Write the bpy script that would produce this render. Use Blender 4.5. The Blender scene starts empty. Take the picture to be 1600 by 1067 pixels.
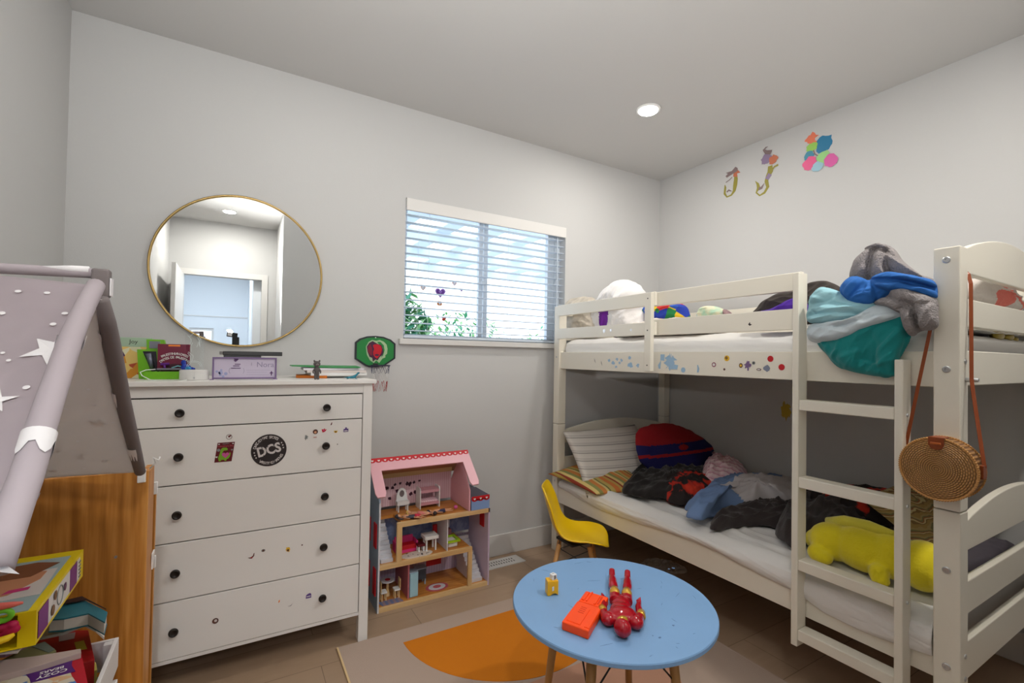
import bpy, bmesh, math, random
from math import pi, sin, cos, sqrt, radians, atan2
from mathutils import Vector, Matrix, Euler, noise, geometry
random.seed(7)
S = bpy.context.scene
C = S.collection
V = Vector

# ------------------------------------------------------------------ camera
H = 1.25
F, YAW, PIT, ROL, PPX, PPY = 734.011, 0.531983, 0.0173692, 0.0165012, 800.0, 545.05
def _rows():
    fw = V((sin(YAW), cos(YAW), 0)); rt = V((cos(YAW), -sin(YAW), 0)); up = V((0, 0, 1))
    f2 = fw*cos(PIT) + up*sin(PIT); u2 = up*cos(PIT) - fw*sin(PIT)
    r3 = rt*cos(ROL) + u2*sin(ROL); u3 = u2*cos(ROL) - rt*sin(ROL)
    return r3, u3, f2
RT, UP, FW = _rows()
cam = bpy.data.cameras.new('camera'); camo = bpy.data.objects.new('camera', cam); C.objects.link(camo)
cam.sensor_width = 36; cam.lens = F/1600*36; cam.shift_y = (PPY-533.5)/1600; cam.clip_start = 0.01
camo.matrix_world = Matrix(((RT.x, UP.x, -FW.x, 0), (RT.y, UP.y, -FW.y, 0), (RT.z, UP.z, -FW.z, H), (0, 0, 0, 1)))
S.camera = camo
S.view_settings.view_transform = 'Standard'; S.view_settings.look = 'None'
S.view_settings.gamma = 1; S.view_settings.use_curve_mapping = False
S.view_settings.exposure = 0.07
XL, XR, YB, ZC = -0.62, 2.873, 2.607, 2.665
XN, YF, YN = 0.385, 0.0, -0.85       # entry nook: its right wall, the room's front wall, the doorway wall

# ------------------------------------------------------------------ world and daylight
w = bpy.data.worlds.new('sky'); S.world = w; w.use_nodes = True
bg = w.node_tree.nodes['Background']; bg.inputs[0].default_value = (0.80, 0.90, 1.0, 1); bg.inputs[1].default_value = 2.6

def area(name, loc, rot, sx, sy, e, col=(1, 1, 1), disk=False):
    l = bpy.data.lights.new(name, 'AREA'); l.shape = 'DISK' if disk else 'RECTANGLE'; l.size = sx
    if not disk: l.size_y = sy
    l.energy = e; l.color = col
    o = bpy.data.objects.new(name, l); C.objects.link(o); o.location = loc; o.rotation_euler = rot
    o.visible_camera = False if False else True
    return o
def portal(name, loc, rot, sx, sy):
    o = area(name, loc, rot, sx, sy, 1); o.data.cycles.is_portal = True; return o
portal('daylight_opening', (1.384, 2.78, 1.74), (radians(-90), 0, 0), 1.13, .84)
portal('hall_daylight_opening', (-.46, -3.52, 1.16), (radians(90), 0, 0), .32, .92)
LAMPS = [(1.984, 1.893), (.34, 1.86), (-.083, -.30), (1.80, .20)]  # last one is an added, unseen fill lamp for the bed's near faces
LAMP_W = 6.2
for i, (x, y) in enumerate(LAMPS):
    area('downlight_lamp', (x, y, ZC-.012), (0, 0, 0), .1, .1, LAMP_W*(1.4, .30, 2.2, 2.6)[i], (1.0, .955, .89), True)
l = bpy.data.lights.new('flash_lamp', 'AREA'); l.shape = 'RECTANGLE'; l.size = .04; l.size_y = .03; l.energy = 23; l.color = (1, .985, .96); l.spread = radians(120)
fo = bpy.data.objects.new('flash_lamp', l); C.objects.link(fo); fo.location = (-.05, -.10, 1.455); fo.rotation_euler = (V((.68, 1.25, 1.45))).to_track_quat('-Z', 'Y').to_euler()
area('hall_fill_light', (-.1, -2.0, 2.6), (0, 0, 0), .3, .3, 30, (.86, .93, 1.0), True)  # added unseen light that brightens the hall

# ------------------------------------------------------------------ helpers
def W(px, py, ax, val):
    d = RT*((px-PPX)/F) - UP*((py-PPY)/F) + FW
    k = 'xyz'.index(ax); o = (0, 0, H)
    return V((0, 0, H)) + d*((val-o[k])/d[k])
def lin(c): return c/12.92 if c <= .04045 else ((c+.055)/1.055)**2.4
def rgb(r, g, b): return (lin(r/255), lin(g/255), lin(b/255), 1)
_m = {}
def _new(name):
    m = bpy.data.materials.new(name); m.use_nodes = True
    return m, m.node_tree, m.node_tree.nodes['Principled BSDF']
def mat(name, col, rough=.5, metal=0, spec=.5, bump=0, bs=60, trans=0, var=0, vs=8, emit=0, alpha=1, ior=1.45, sheen=0):
    if name in _m: return _m[name]
    m, t, b = _new(name); N = t.nodes; L = t.links
    b.inputs['Base Color'].default_value = col; b.inputs['Roughness'].default_value = rough
    b.inputs['Metallic'].default_value = metal; b.inputs['Specular IOR Level'].default_value = spec
    b.inputs['Transmission Weight'].default_value = trans; b.inputs['IOR'].default_value = ior
    b.inputs['Alpha'].default_value = alpha; b.inputs['Sheen Weight'].default_value = sheen
    if emit: b.inputs['Emission Color'].default_value = col; b.inputs['Emission Strength'].default_value = emit
    if var or bump: tc = N.new('ShaderNodeTexCoord')
    if var:
        n = N.new('ShaderNodeTexNoise'); n.inputs['Scale'].default_value = vs; n.inputs['Detail'].default_value = 4
        L.new(tc.outputs['Object'], n.inputs['Vector'])
        r = N.new('ShaderNodeValToRGB'); r.color_ramp.elements[0].position = .35; r.color_ramp.elements[1].position = .65
        r.color_ramp.elements[0].color = tuple(c*(1-var) for c in col[:3])+(1,); r.color_ramp.elements[1].color = tuple(min(1, c*(1+var*.6)) for c in col[:3])+(1,)
        L.new(n.outputs['Fac'], r.inputs[0]); L.new(r.outputs[0], b.inputs['Base Color'])
    if bump:
        n = N.new('ShaderNodeTexNoise'); n.inputs['Scale'].default_value = bs; n.inputs['Detail'].default_value = 3
        L.new(tc.outputs['Object'], n.inputs['Vector'])
        bp = N.new('ShaderNodeBump'); bp.inputs['Strength'].default_value = bump; bp.inputs['Distance'].default_value = .01
        L.new(n.outputs['Fac'], bp.inputs['Height']); L.new(bp.outputs[0], b.inputs['Normal'])
    _m[name] = m; return m
def ramp_mat(name, kind, stops, scale=(1, 1, 1), rot=(0, 0, 0), rough=.6, interp='LINEAR', dist=0, bump=0, tscale=1, bands='X', coord='Object'):
    """wave / voronoi / noise pattern through a colour ramp"""
    if name in _m: return _m[name]
    m, t, b = _new(name); N = t.nodes; L = t.links
    tc = N.new('ShaderNodeTexCoord'); mp = N.new('ShaderNodeMapping')
    mp.inputs['Scale'].default_value = scale; mp.inputs['Rotation'].default_value = rot
    L.new(tc.outputs[coord], mp.inputs['Vector'])
    if kind == 'wave':
        n = N.new('ShaderNodeTexWave'); n.wave_profile = 'SAW'; n.bands_direction = bands; n.inputs['Distortion'].default_value = dist; out = 'Fac'
    elif kind == 'voronoi':
        n = N.new('ShaderNodeTexVoronoi'); out = 'Color'
    else:
        n = N.new('ShaderNodeTexNoise'); n.inputs['Detail'].default_value = 4; out = 'Fac'
    n.inputs['Scale'].default_value = tscale
    L.new(mp.outputs[0], n.inputs['Vector'])
    r = N.new('ShaderNodeValToRGB'); e = r.color_ramp; e.interpolation = interp
    while len(e.elements) > 1: e.elements.remove(e.elements[-1])
    e.elements[0].position = stops[0][0]; e.elements[0].color = stops[0][1]
    for p, c in stops[1:]:
        x = e.elements.new(p); x.color = c
    if kind == 'voronoi':
        sp = N.new('ShaderNodeSeparateColor'); L.new(n.outputs[out], sp.inputs[0]); L.new(sp.outputs[0], r.inputs[0])
    else: L.new(n.outputs[out], r.inputs[0])
    L.new(r.outputs[0], b.inputs['Base Color']); b.inputs['Roughness'].default_value = rough
    if bump:
        bp = N.new('ShaderNodeBump'); bp.inputs['Strength'].default_value = bump; bp.inputs['Distance'].default_value = .005
        L.new(n.outputs['Distance' if kind == 'voronoi' else 'Fac'], bp.inputs['Height']); L.new(bp.outputs[0], b.inputs['Normal'])
    _m[name] = m; return m
def wood_mat(name, cols, along='z', sc=1.0, rough=.45):
    st = {'x': (1.2, 22, 22), 'y': (22, 1.2, 22), 'z': (22, 22, 1.2)}[along]
    return ramp_mat(name, 'noise', [(.3, cols[0]), (.5, cols[1]), (.68, cols[2])], scale=tuple(s*sc for s in st), rough=rough, tscale=1.6)

WH = (.80, .80, .79, 1)
M_wall = mat('wall_paint', (.56, .56, .555, 1), .85, bump=.05, bs=220)
M_ceil = mat('ceiling_paint', (.56, .555, .545, 1), .9)
M_trim = mat('trim_paint', (.66, .65, .63, 1), .45)
M_bed = mat('bed_cream_paint', (.80, .76, .655, 1), .35)
M_dres = mat('dresser_white_paint', (.80, .78, .75, 1), .4)
M_drg = mat('dresser_gap', (.06, .055, .05, 1), .8)
M_knob = mat('dark_knob_metal', rgb(52, 48, 46), .4, .6)
M_steel = mat('bolt_steel', (.55, .56, .57, 1), .3, .9)
M_black = mat('black_plastic', (.02, .02, .02, 1), .4)
M_white = mat('plain_white', WH, .5)
M_sheet = mat('white_sheet_cotton', (.78, .77, .75, 1), .9, bump=.08, bs=300)
M_pine = wood_mat('pine_wood', (rgb(196, 158, 104), rgb(215, 180, 128), rgb(226, 194, 146)), 'x')
M_pinez = wood_mat('pine_wood_upright', (rgb(196, 158, 104), rgb(215, 180, 128), rgb(226, 194, 146)), 'z')
M_beech = wood_mat('beech_leg_wood', (rgb(168, 118, 62), rgb(186, 134, 74), rgb(200, 150, 90)), 'z')
M_panel = wood_mat('oak_veneer', (rgb(158, 98, 30), rgb(192, 126, 50), rgb(212, 150, 74)), 'z', 1.6)
M_gold = mat('brass_metal', rgb(178, 150, 96), .35, .9)

def tag(o, label=None, cat=None, group=None, kind=None):
    if label: o['label'] = label
    if cat: o['category'] = cat
    if group: o['group'] = group
    if kind: o['kind'] = kind
    return o
def empty(name, loc, label, cat, group=None):
    o = bpy.data.objects.new(name, None); C.objects.link(o); o.location = loc; o.empty_display_size = .05
    return tag(o, label, cat, group)
def obj(name, bm, m, parent=None, smooth=False, bev=0, local=False, origin=None, seg=2):
    """link a bmesh (world coordinates unless local) as ONE mesh object"""
    bmesh.ops.recalc_face_normals(bm, faces=bm.faces)
    me = bpy.data.meshes.new(name)
    if parent is not None:
        if not local:
            p = V((0, 0, 0)); q = parent
            while q is not None: p += q.location; q = q.parent
            bmesh.ops.translate(bm, verts=bm.verts, vec=-p)
    elif not local:
        if origin is None:
            xs = [v.co for v in bm.verts]
            origin = V(((min(v.x for v in xs)+max(v.x for v in xs))/2, (min(v.y for v in xs)+max(v.y for v in xs))/2, min(v.z for v in xs)))
        bmesh.ops.translate(bm, verts=bm.verts, vec=-V(origin))
    bm.to_mesh(me); bm.free()
    for x in (m if isinstance(m, (list, tuple)) else [m]): me.materials.append(x)
    if smooth:
        for p in me.polygons: p.use_smooth = True
    o = bpy.data.objects.new(name, me); C.objects.link(o)
    if parent is not None: o.parent = parent
    elif not local: o.location = origin
    if bev:
        b = o.modifiers.new('bevel', 'BEVEL'); b.width = bev; b.segments = seg; b.limit_method = 'ANGLE'; b.angle_limit = radians(40)
    return o
def nb(): return bmesh.new()
def box(bm, x0, x1, y0, y1, z0, z1, mi=0, M=None):
    vs = [bm.verts.new((x, y, z)) for x in (x0, x1) for y in (y0, y1) for z in (z0, z1)]
    if M is not None:
        for v in vs: v.co = M @ v.co
    for f in ((0, 1, 3, 2), (4, 6, 7, 5), (0, 4, 5, 1), (2, 3, 7, 6), (0, 2, 6, 4), (1, 5, 7, 3)):
        bm.faces.new([vs[i] for i in f]).material_index = mi
    return bm
def B(*a, **k): return box(nb(), *a, **k)
def frame_of(d):
    d = V(d).normalized(); a = V((0, 0, 1)) if abs(d.z) < .9 else V((1, 0, 0))
    u = d.cross(a).normalized(); return u, d.cross(u).normalized()
def tube(bm, pts, r, seg=8, mi=0, cap=True, closed=False, flat=1):
    pts = [V(p) for p in pts]; n = len(pts); rings = []
    rr = r if isinstance(r, (list, tuple)) else [r]*n
    u0 = None
    for i, p in enumerate(pts):
        if closed: d = pts[(i+1) % n]-pts[i-1]
        else: d = pts[min(i+1, n-1)]-pts[max(i-1, 0)]
        d.normalize()
        if u0 is None: u, v = frame_of(d)
        else:
            u = u0 - d*u0.dot(d); u.normalize(); v = d.cross(u)
        u0 = u
        rings.append([bm.verts.new(p + (u*cos(2*pi*k/seg) + v*sin(2*pi*k/seg)*flat)*rr[i]) for k in range(seg)])
    m = n if closed else n-1
    for i in range(m):
        a, b = rings[i], rings[(i+1) % n]
        for k in range(seg):
            bm.faces.new((a[k], a[(k+1) % seg], b[(k+1) % seg], b[k])).material_index = mi
    if cap and not closed:
        bm.faces.new(rings[0][::-1]).material_index = mi; bm.faces.new(rings[-1]).material_index = mi
    return bm
def cyl(bm, p0, p1, r0, r1=None, seg=20, mi=0): return tube(bm, [p0, p1], [r0, r0 if r1 is None else r1], seg, mi)
def lathe(bm, c, prof, axis=(0, 0, 1), seg=32, mi=0):
    """prof: list of (radius, height) along axis"""
    c = V(c); a = V(axis).normalized(); u, v = frame_of(a); rings = []
    for r, h in prof:
        rings.append([bm.verts.new(c + a*h + (u*cos(2*pi*k/seg)+v*sin(2*pi*k/seg))*max(r, 1e-5)) for k in range(seg)])
    for i in range(len(rings)-1):
        for k in range(seg):
            bm.faces.new((rings[i][k], rings[i][(k+1) % seg], rings[i+1][(k+1) % seg], rings[i+1][k])).material_index = mi
    bm.faces.new(rings[0][::-1]).material_index = mi; bm.faces.new(rings[-1]).material_index = mi
    return bm
def ell(bm, c, r, R=None, mi=0, u=16, v=10):
    r = (r, r, r) if not isinstance(r, (tuple, list)) else r
    M = Matrix.Translation(V(c)) @ (R.to_matrix().to_4x4() if R else Matrix.Identity(4)) @ Matrix.Diagonal((*r, 1))
    g = bmesh.ops.create_uvsphere(bm, u_segments=u, v_segments=v, radius=1, matrix=M)
    fs = set(f for x in g['verts'] for f in x.link_faces)
    for f in fs: f.material_index = mi
    return bm
def prism(bm, pts, d, mi=0):
    """closed outline (3D points) extruded by vector d"""
    d = V(d); a = [bm.verts.new(V(p)) for p in pts]; b = [bm.verts.new(V(p)+d) for p in pts]; n = len(pts)
    bm.faces.new(a).material_index = mi; bm.faces.new(b[::-1]).material_index = mi
    for i in range(n): bm.faces.new((a[i], b[i], b[(i+1) % n], a[(i+1) % n])).material_index = mi
    return bm
def plate(bm, c, u, v, pts2, th, mi=0):
    """2D outline in the frame c,u,v, extruded th along u x v"""
    c = V(c); u = V(u); v = V(v); n = u.cross(v).normalized()
    return prism(bm, [c+u*a+v*b for a, b in pts2], n*th, mi)
def circ(r, n=24, cx=0, cy=0, ry=None): return [(cx+r*cos(2*pi*k/n), cy+(ry or r)*sin(2*pi*k/n)) for k in range(n)]
def heart(s, cx=0, cy=0, n=28):
    return [(cx+s*(16*sin(t)**3)/17, cy+s*(13*cos(t)-5*cos(2*t)-2*cos(3*t)-cos(4*t))/17) for t in [2*pi*k/n for k in range(n)]]
def splat(r, seed, n=26, rough=.4, cx=0, cy=0, sx=1, sy=1):
    rnd = random.Random(seed)
    return [(cx+sx*r*(1-rough+rough*2*rnd.random()*.8)*cos(2*pi*k/n), cy+sy*r*(1-rough+rough*2*rnd.random()*.8)*sin(2*pi*k/n)) for k in range(n)]
def bake(bm, mods):
    """run modifiers on a temporary object and return the result as a bmesh"""
    me = bpy.data.meshes.new('tmp'); bm.to_mesh(me); bm.free()
    o = bpy.data.objects.new('tmp', me); C.objects.link(o)
    for kind, kw in mods:
        md = o.modifiers.new(kind, kind)
        for k, v in kw.items(): setattr(md, k, v)
    dg = bpy.context.evaluated_depsgraph_get(); dg.update()
    r = bpy.data.meshes.new_from_object(o.evaluated_get(dg)); b2 = nb(); b2.from_mesh(r)
    bpy.data.objects.remove(o); bpy.data.meshes.remove(me); bpy.data.meshes.remove(r)
    return b2
def melt(bm, voxel=.004, it=6):
    return bake(bm, [('REMESH', dict(mode='VOXEL', voxel_size=voxel)), ('SMOOTH', dict(factor=.5, iterations=it))])
_fc = {}
def text_mesh(bm, s, c, u, v, size, th=.0006, align='CENTER', mi=0, bold=0):
    """letters laid out in the frame c,u,v"""
    k = (s, align, bold)
    cu = bpy.data.curves.new('t', 'FONT'); cu.body = s; cu.align_x = align; cu.align_y = 'CENTER'; cu.offset = bold; cu.resolution_u = 3
    o = bpy.data.objects.new('t', cu); C.objects.link(o)
    dg = bpy.context.evaluated_depsgraph_get(); dg.update()
    me = bpy.data.meshes.new_from_object(o.evaluated_get(dg))
    c = V(c); u = V(u); v = V(v); n = u.cross(v).normalized()
    vs = [bm.verts.new(c + u*p.co.x*size + v*p.co.y*size + n*th) for p in me.vertices]
    for p in me.polygons:
        try: bm.faces.new([vs[i] for i in p.vertices]).material_index = mi
        except ValueError: pass
    bpy.data.objects.remove(o); bpy.data.curves.remove(cu); bpy.data.meshes.remove(me)
    return bm
def arc_text(bm, s, c, u, v, R, size, a0, a1, th=.0006, inward=False):
    n = len(s); u = V(u); v = V(v)
    for i, ch in enumerate(s):
        if ch == ' ': continue
        a = a0+(a1-a0)*i/(n-1)
        rd = u*cos(a)+v*sin(a)
        up = -rd if inward else rd
        rt = (v*cos(a)-u*sin(a)) if inward else (u*sin(a)-v*cos(a))
        text_mesh(bm, ch, V(c)+rd*R, rt, up, size, th, bold=.02)

def resample(pts, n):
    P = [V(p) for p in pts]; m = len(P); out = []
    for i in range(m):
        a, b, c, d = P[i-1], P[i], P[(i+1) % m], P[(i+2) % m]
        for k in range(8):
            t = k/8
            out.append(.5*((2*b)+(-a+c)*t+(2*a-5*b+4*c-d)*t*t+(-a+3*b-3*c+d)*t**3))
    L = [0]
    for i in range(len(out)): L.append(L[-1]+(out[(i+1) % len(out)]-out[i]).length)
    res = []; j = 0
    for k in range(n):
        s = L[-1]*k/n
        while L[j+1] < s: j += 1
        t = (s-L[j])/max(L[j+1]-L[j], 1e-9)
        res.append(out[j % len(out)].lerp(out[(j+1) % len(out)], t))
    return res
def puff(pts, N, T, back=.3, amp=.012, freq=14, ang=0, stretch=4, seed=0, rings=34, seg=170, p=2.6, centre=None, base=None, mif=None, edge=.004, floor=None):
    """a soft closed surface over an outline: domed on the side of N, folded with ridges running at ang"""
    N = V(N).normalized(); o = resample(pts, seg)
    c0 = sum(o, V((0, 0, 0)))/seg
    o = [c0+(q-c0)*(1+.05*noise.noise(V((q.x*22+seed, q.y*22, q.z*22)))) for q in o]
    c = sum(o, V((0, 0, 0)))/seg if centre is None else V(centre)
    u, v = frame_of(N)
    if abs(N.z) < .7:
        v = V((0, 0, 1)) - N*N.z; v.normalize(); u = v.cross(N)
    else: u = V((1, 0, 0)); v = N.cross(u)
    bm = nb(); off = V((seed*3.7, seed*1.3, seed*7.1))
    def fold(P):
        a = (P-c).dot(u); b = (P-c).dot(v); s = a*cos(ang)+b*sin(ang); t = -a*sin(ang)+b*cos(ang)
        wv = noise.noise(V((s*3, t*3, seed)))*.05
        q = V(((t+wv)*freq*1.7, s*freq*1.7/stretch, seed*2.3))
        r1 = max(0, 1-abs(noise.noise(q))*3)**1.5; r2 = max(0, 1-abs(noise.noise(q*1.9+off))*3)**1.5
        q3 = V(((t*.8+s*.6)*freq*1.2, (s*.8-t*.6)*freq*.35, seed)); r3 = max(0, 1-abs(noise.noise(q3+off))*3.2)**1.5
        return (r1*.8+r2*.4+r3*.6-.5)*amp
    def side(sgn):
        g = []
        for k in range(rings+1):
            r = (k/rings); r = 1-(1-r)**1.6
            row = []
            for P in o:
                q = c+(P-c)*r; dome = sqrt(max(0, 1-r**p))
                h = (T if sgn > 0 else -T*back)*dome
                if sgn > 0: h += fold(q)*(1-r**5)*1.0
                h += fold(q*1.0)*.35*r if True else 0
                if base: q = q + N*base(q)
                q = q+N*h
                if floor is not None and q.z < floor: q.z = floor + .0005*dome
                row.append(q)
            g.append(row)
        return g
    ft, bk = side(1), side(-1)
    def put(g, rev):
        cv = bm.verts.new(g[0][0]); prev = None
        for k in range(1, rings+1):
            if k == rings and rev: cur = rim
            else: cur = [bm.verts.new(q) for q in g[k]]
            for i in range(seg):
                j = (i+1) % seg
                f = (cv, cur[i], cur[j]) if prev is None else (prev[i], cur[i], cur[j], prev[j])
                if rev: f = f[::-1]
                ff = bm.faces.new(f)
                if mif:
                    m_ = sum((x.co for x in f), V((0, 0, 0)))/len(f); ff.material_index = mif((m_-c).dot(u), (m_-c).dot(v))
            prev = cur
        return prev
    rim = None; rim = put(ft, False); put(bk, True)
    return bm
def cloth(name, pts, N, T, m, label, cat='clothing', group=None, **k):
    return tag(obj(name, puff(pts, N, T, **k), m, None, smooth=True), label, cat, group)
def lobes(name, lobe_list, N, m, label, cat='clothing', voxel=.0035, it=2, floor=None, **k):
    # one garment whose lobes and folds are welded into one surface
    bm = nb()
    for i, (pts, T, kw) in enumerate(lobe_list):
        kk = dict(k); kk.update(kw); b2 = puff(pts, N, T, seed=kk.pop('seed', i+1), **kk)
        me = bpy.data.meshes.new('t'); b2.to_mesh(me); b2.free(); bm.from_mesh(me); bpy.data.meshes.remove(me)
    bm = melt(bm, voxel, it)
    if floor is not None:
        for v_ in bm.verts: v_.co.z = max(v_.co.z, floor)
    return tag(obj(name, bm, m, None, smooth=True), label, cat)
def Wl(px, ax, val): return [W(a, b, ax, val) for a, b in px]

# ------------------------------------------------------------------ the room
def structure(name, bm, m, parent=None, **k):
    o = obj(name, bm, m, parent, **k)
    if parent is None: o['kind'] = 'structure'
    return o
def plank_floor():
    m, t, b = _new('floor_planks'); N = t.nodes; L = t.links
    tc = N.new('ShaderNodeTexCoord'); br = N.new('ShaderNodeTexBrick')
    mp = N.new('ShaderNodeMapping'); mp.inputs['Location'].default_value = (.35, .06, 0)
    L.new(tc.outputs['Object'], mp.inputs[0]); L.new(mp.outputs[0], br.inputs['Vector'])
    br.inputs['Scale'].default_value = 1; br.inputs['Brick Width'].default_value = 1.22; br.inputs['Row Height'].default_value = .24
    br.inputs['Mortar Size'].default_value = .0014; br.inputs['Color1'].default_value = rgb(178, 152, 128); br.inputs['Color2'].default_value = rgb(166, 141, 117)
    br.inputs['Mortar'].default_value = rgb(120, 100, 80); br.offset = .37
    n = N.new('ShaderNodeTexNoise'); n.inputs['Scale'].default_value = 5; n.inputs['Detail'].default_value = 5
    m2 = N.new('ShaderNodeMapping'); m2.inputs['Scale'].default_value = (1, 7, 1); L.new(tc.outputs['Object'], m2.inputs[0]); L.new(m2.outputs[0], n.inputs['Vector'])
    mx = N.new('ShaderNodeMix'); mx.data_type = 'RGBA'; mx.blend_type = 'MULTIPLY'; mx.inputs[0].default_value = .5
    r = N.new('ShaderNodeValToRGB'); r.color_ramp.elements[0].color = (.6, .58, .55, 1); r.color_ramp.elements[1].color = (1, 1, 1, 1)
    L.new(n.outputs['Fac'], r.inputs[0]); L.new(br.outputs[0], mx.inputs[6]); L.new(r.outputs[0], mx.inputs[7]); L.new(mx.outputs[2], b.inputs['Base Color'])
    b.inputs['Roughness'].default_value = .42
    return m
M_floor = plank_floor()
structure('floor', B(XL-.1, XR+.1, YN-.1, YB+.1, -.1, 0), M_floor)
structure('ceiling', B(XL-.1, XR+.1, YN-.1, YB+.2, ZC, ZC+.1), M_ceil)
structure('wall_left', B(XL-.1, XL, YN-.1, YB+.1, 0, ZC), M_wall)
structure('wall_right', B(XR, XR+.1, YF-.1, YB+.1, 0, ZC), M_wall)
# back wall with the window opening
WX0, WX1, WZ0, WZ1 = .818, 1.95, 1.345, 2.149
bm = nb(); box(bm, XL-.1, WX0, YB, YB+.13, 0, ZC); box(bm, WX1, XR+.1, YB, YB+.13, 0, ZC)
box(bm, WX0, WX1, YB, YB+.13, 0, WZ0); box(bm, WX0, WX1, YB, YB+.13, WZ1, ZC)
structure('wall_back', bm, M_wall)
structure('wall_front', B(XN, XR+.1, YF-.1, YF, 0, ZC), M_wall)
structure('wall_nook', B(XN, XN+.1, YN-.1, YF-.1, 0, ZC), M_wall)
DX0, DX1, DZ = -.489, .24, 2.075
bm = nb(); box(bm, XL-.1, DX0, YN-.1, YN, 0, ZC); box(bm, DX1, XN+.1, YN-.1, YN, 0, ZC); box(bm, DX0, DX1, YN-.1, YN, DZ, ZC)
structure('wall_door', bm, M_wall)
bm = nb()
for x0, x1, z0, z1 in ((DX0-.06, DX0, 0, DZ+.06), (DX1, DX1+.06, 0, DZ+.06), (DX0, DX1, DZ, DZ+.06)): box(bm, x0, x1, YN, YN+.012, z0, z1)
structure('trim_1', bm, M_trim)
structure('baseboard_back', B(XL, XR, YB-.014, YB, 0, .132), M_trim, bev=.004)
structure('baseboard_right', B(XR-.014, XR, YF, YB-.014, 0, .132), M_trim, bev=.004)
structure('baseboard_left', B(XL, XL+.014, YN, YB-.014, 0, .132), M_trim, bev=.004)
structure('baseboard_front', B(XN, XR-.014, YF, YF+.014, 0, .132), M_trim, bev=.004)
# open door leaf in the nook
door = structure('door_1', B(DX0-.035, DX0, YN+.01, YN+.74, .01, DZ), M_trim, bev=.003)
bm = nb(); cyl(bm, (DX0, YN+.67, 1.0), (DX0+.05, YN+.67, 1.0), .012); cyl(bm, (DX0+.045, YN+.68, 1.0), (DX0+.045, YN+.56, 1.0), .008)
obj('door_handle', bm, M_steel, door, smooth=True)
# hall beyond the doorway, its far window open to the sky
M_hall = mat('hall_paint', (.72, .76, .80, 1), .8)
structure('wall_hall_left', B(-1.0, -.9, -3.6, YN-.1, 0, 2.7), M_hall)
structure('wall_hall_right', B(.16, .26, -3.6, YN-.1, 0, 2.7), M_hall)
bm = nb(); box(bm, -.9, -.62, -3.6, -3.5, 0, 2.7); box(bm, -.30, .16, -3.6, -3.5, 0, 2.7); box(bm, -.62, -.30, -3.6, -3.5, 0, .7); box(bm, -.62, -.30, -3.6, -3.5, 1.62, 2.7)
structure('wall_hall_end', bm, M_hall)
structure('trim_2', B(-.9, .16, -3.5, -3.488, 1.80, 1.815), M_trim)
structure('floor_hall', B(-1.0, .26, -3.6, YN-.1, -.1, 0), M_floor)
structure('ceiling_hall', B(-1.0, .26, -3.6, YN-.1, 2.7, 2.8), M_ceil)
M_glass = mat('window_glass', (1, 1, 1, 1), 0, trans=1, ior=1.0, spec=.1)
bm = nb()
for x0, x1, z0, z1 in ((-.62, -.59, .7, 1.62), (-.33, -.30, .7, 1.62), (-.59, -.33, .7, .74), (-.59, -.33, 1.58, 1.62)): box(bm, x0, x1, -3.56, -3.52, z0, z1)
structure('window_2', bm, M_trim)

# window 1: sliding frame, pane, sill
M_vinyl = mat('window_vinyl', (.62, .68, .74, 1), .4)
GY = 2.705
bm = nb()
for x0, x1, z0, z1 in ((WX0, WX0+.035, WZ0, WZ1), (WX1-.075, WX1-.04, WZ0, WZ1), (WX0, WX1-.04, WZ0, WZ0+.03), (WX0, WX1-.04, WZ1-.03, WZ1)): box(bm, x0, x1, GY-.02, GY+.02, z0, z1)
win = structure('window_1', bm, M_vinyl, bev=.003)
obj('jamb_strip', B(WX1-.04, WX1, GY-.03, GY+.02, WZ0, WZ1), M_vinyl, win, bev=.002)
obj('mullion', B(1.322, 1.352, GY-.026, GY, WZ0+.03, WZ1-.03), M_vinyl, win, bev=.003)
obj('mullion', B(1.366, 1.398, GY-.004, GY+.022, WZ0+.03, WZ1-.03), M_vinyl, win, bev=.003)
obj('sash_rail', B(1.854, 1.876, GY-.024, GY+.01, WZ0+.03, WZ1-.03), M_vinyl, win, bev=.002)
bm = nb(); box(bm, 1.345, 1.36, GY-.05, GY-.026, 1.66, 1.72); box(bm, 1.34, 1.365, GY-.04, GY-.026, 1.70, 1.73)
obj('latch', bm, M_vinyl, win, bev=.002)
obj('pane', B(WX0+.035, 1.33, GY-.008, GY-.004, WZ0+.03, WZ1-.03), M_glass, win)
obj('pane', B(1.39, 1.86, GY+.008, GY+.012, WZ0+.03, WZ1-.03), M_glass, win)
structure('trim_3', B(.789, 1.985, YB-.03, YB+.09, 1.312, 1.345), M_trim, bev=.003)
# blind
M_slat = mat('blind_vinyl', (.60, .67, .76, 1), .35)
bl = empty('window_blind', (1.384, YB+.03, WZ1), 'white horizontal slat blind with a plain valance, lowered over the window', 'blind')
obj('valance', B(WX0+.002, WX1-.002, YB-.012, YB+.004, 2.077, 2.147), mat('valance_white', (.72, .71, .69, 1), .4), bl, bev=.004)
obj('head_rail', B(WX0+.005, WX1-.005, YB+.006, YB+.055, 2.10, 2.145), M_slat, bl)
for k in range(16):
    z = 2.062-k*.0445
    bm = nb(); P = []
    for s in (-1, -.5, 0, .5, 1): P.append((s*.024, .0025*(1-s*s)))
    y0 = YB+.033
    pts = [(WX0+.006, y0+a, z+b) for a, b in P]+[(WX0+.006, y0+a, z+b-.0026) for a, b in P[::-1]]
    prism(bm, pts, (WX1-WX0-.012, 0, 0)); obj('slat', bm, M_slat, bl)
obj('bottom_rail', B(WX0+.006, WX1-.006, YB+.012, YB+.056, 1.349, 1.366), M_slat, bl, bev=.003)
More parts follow.
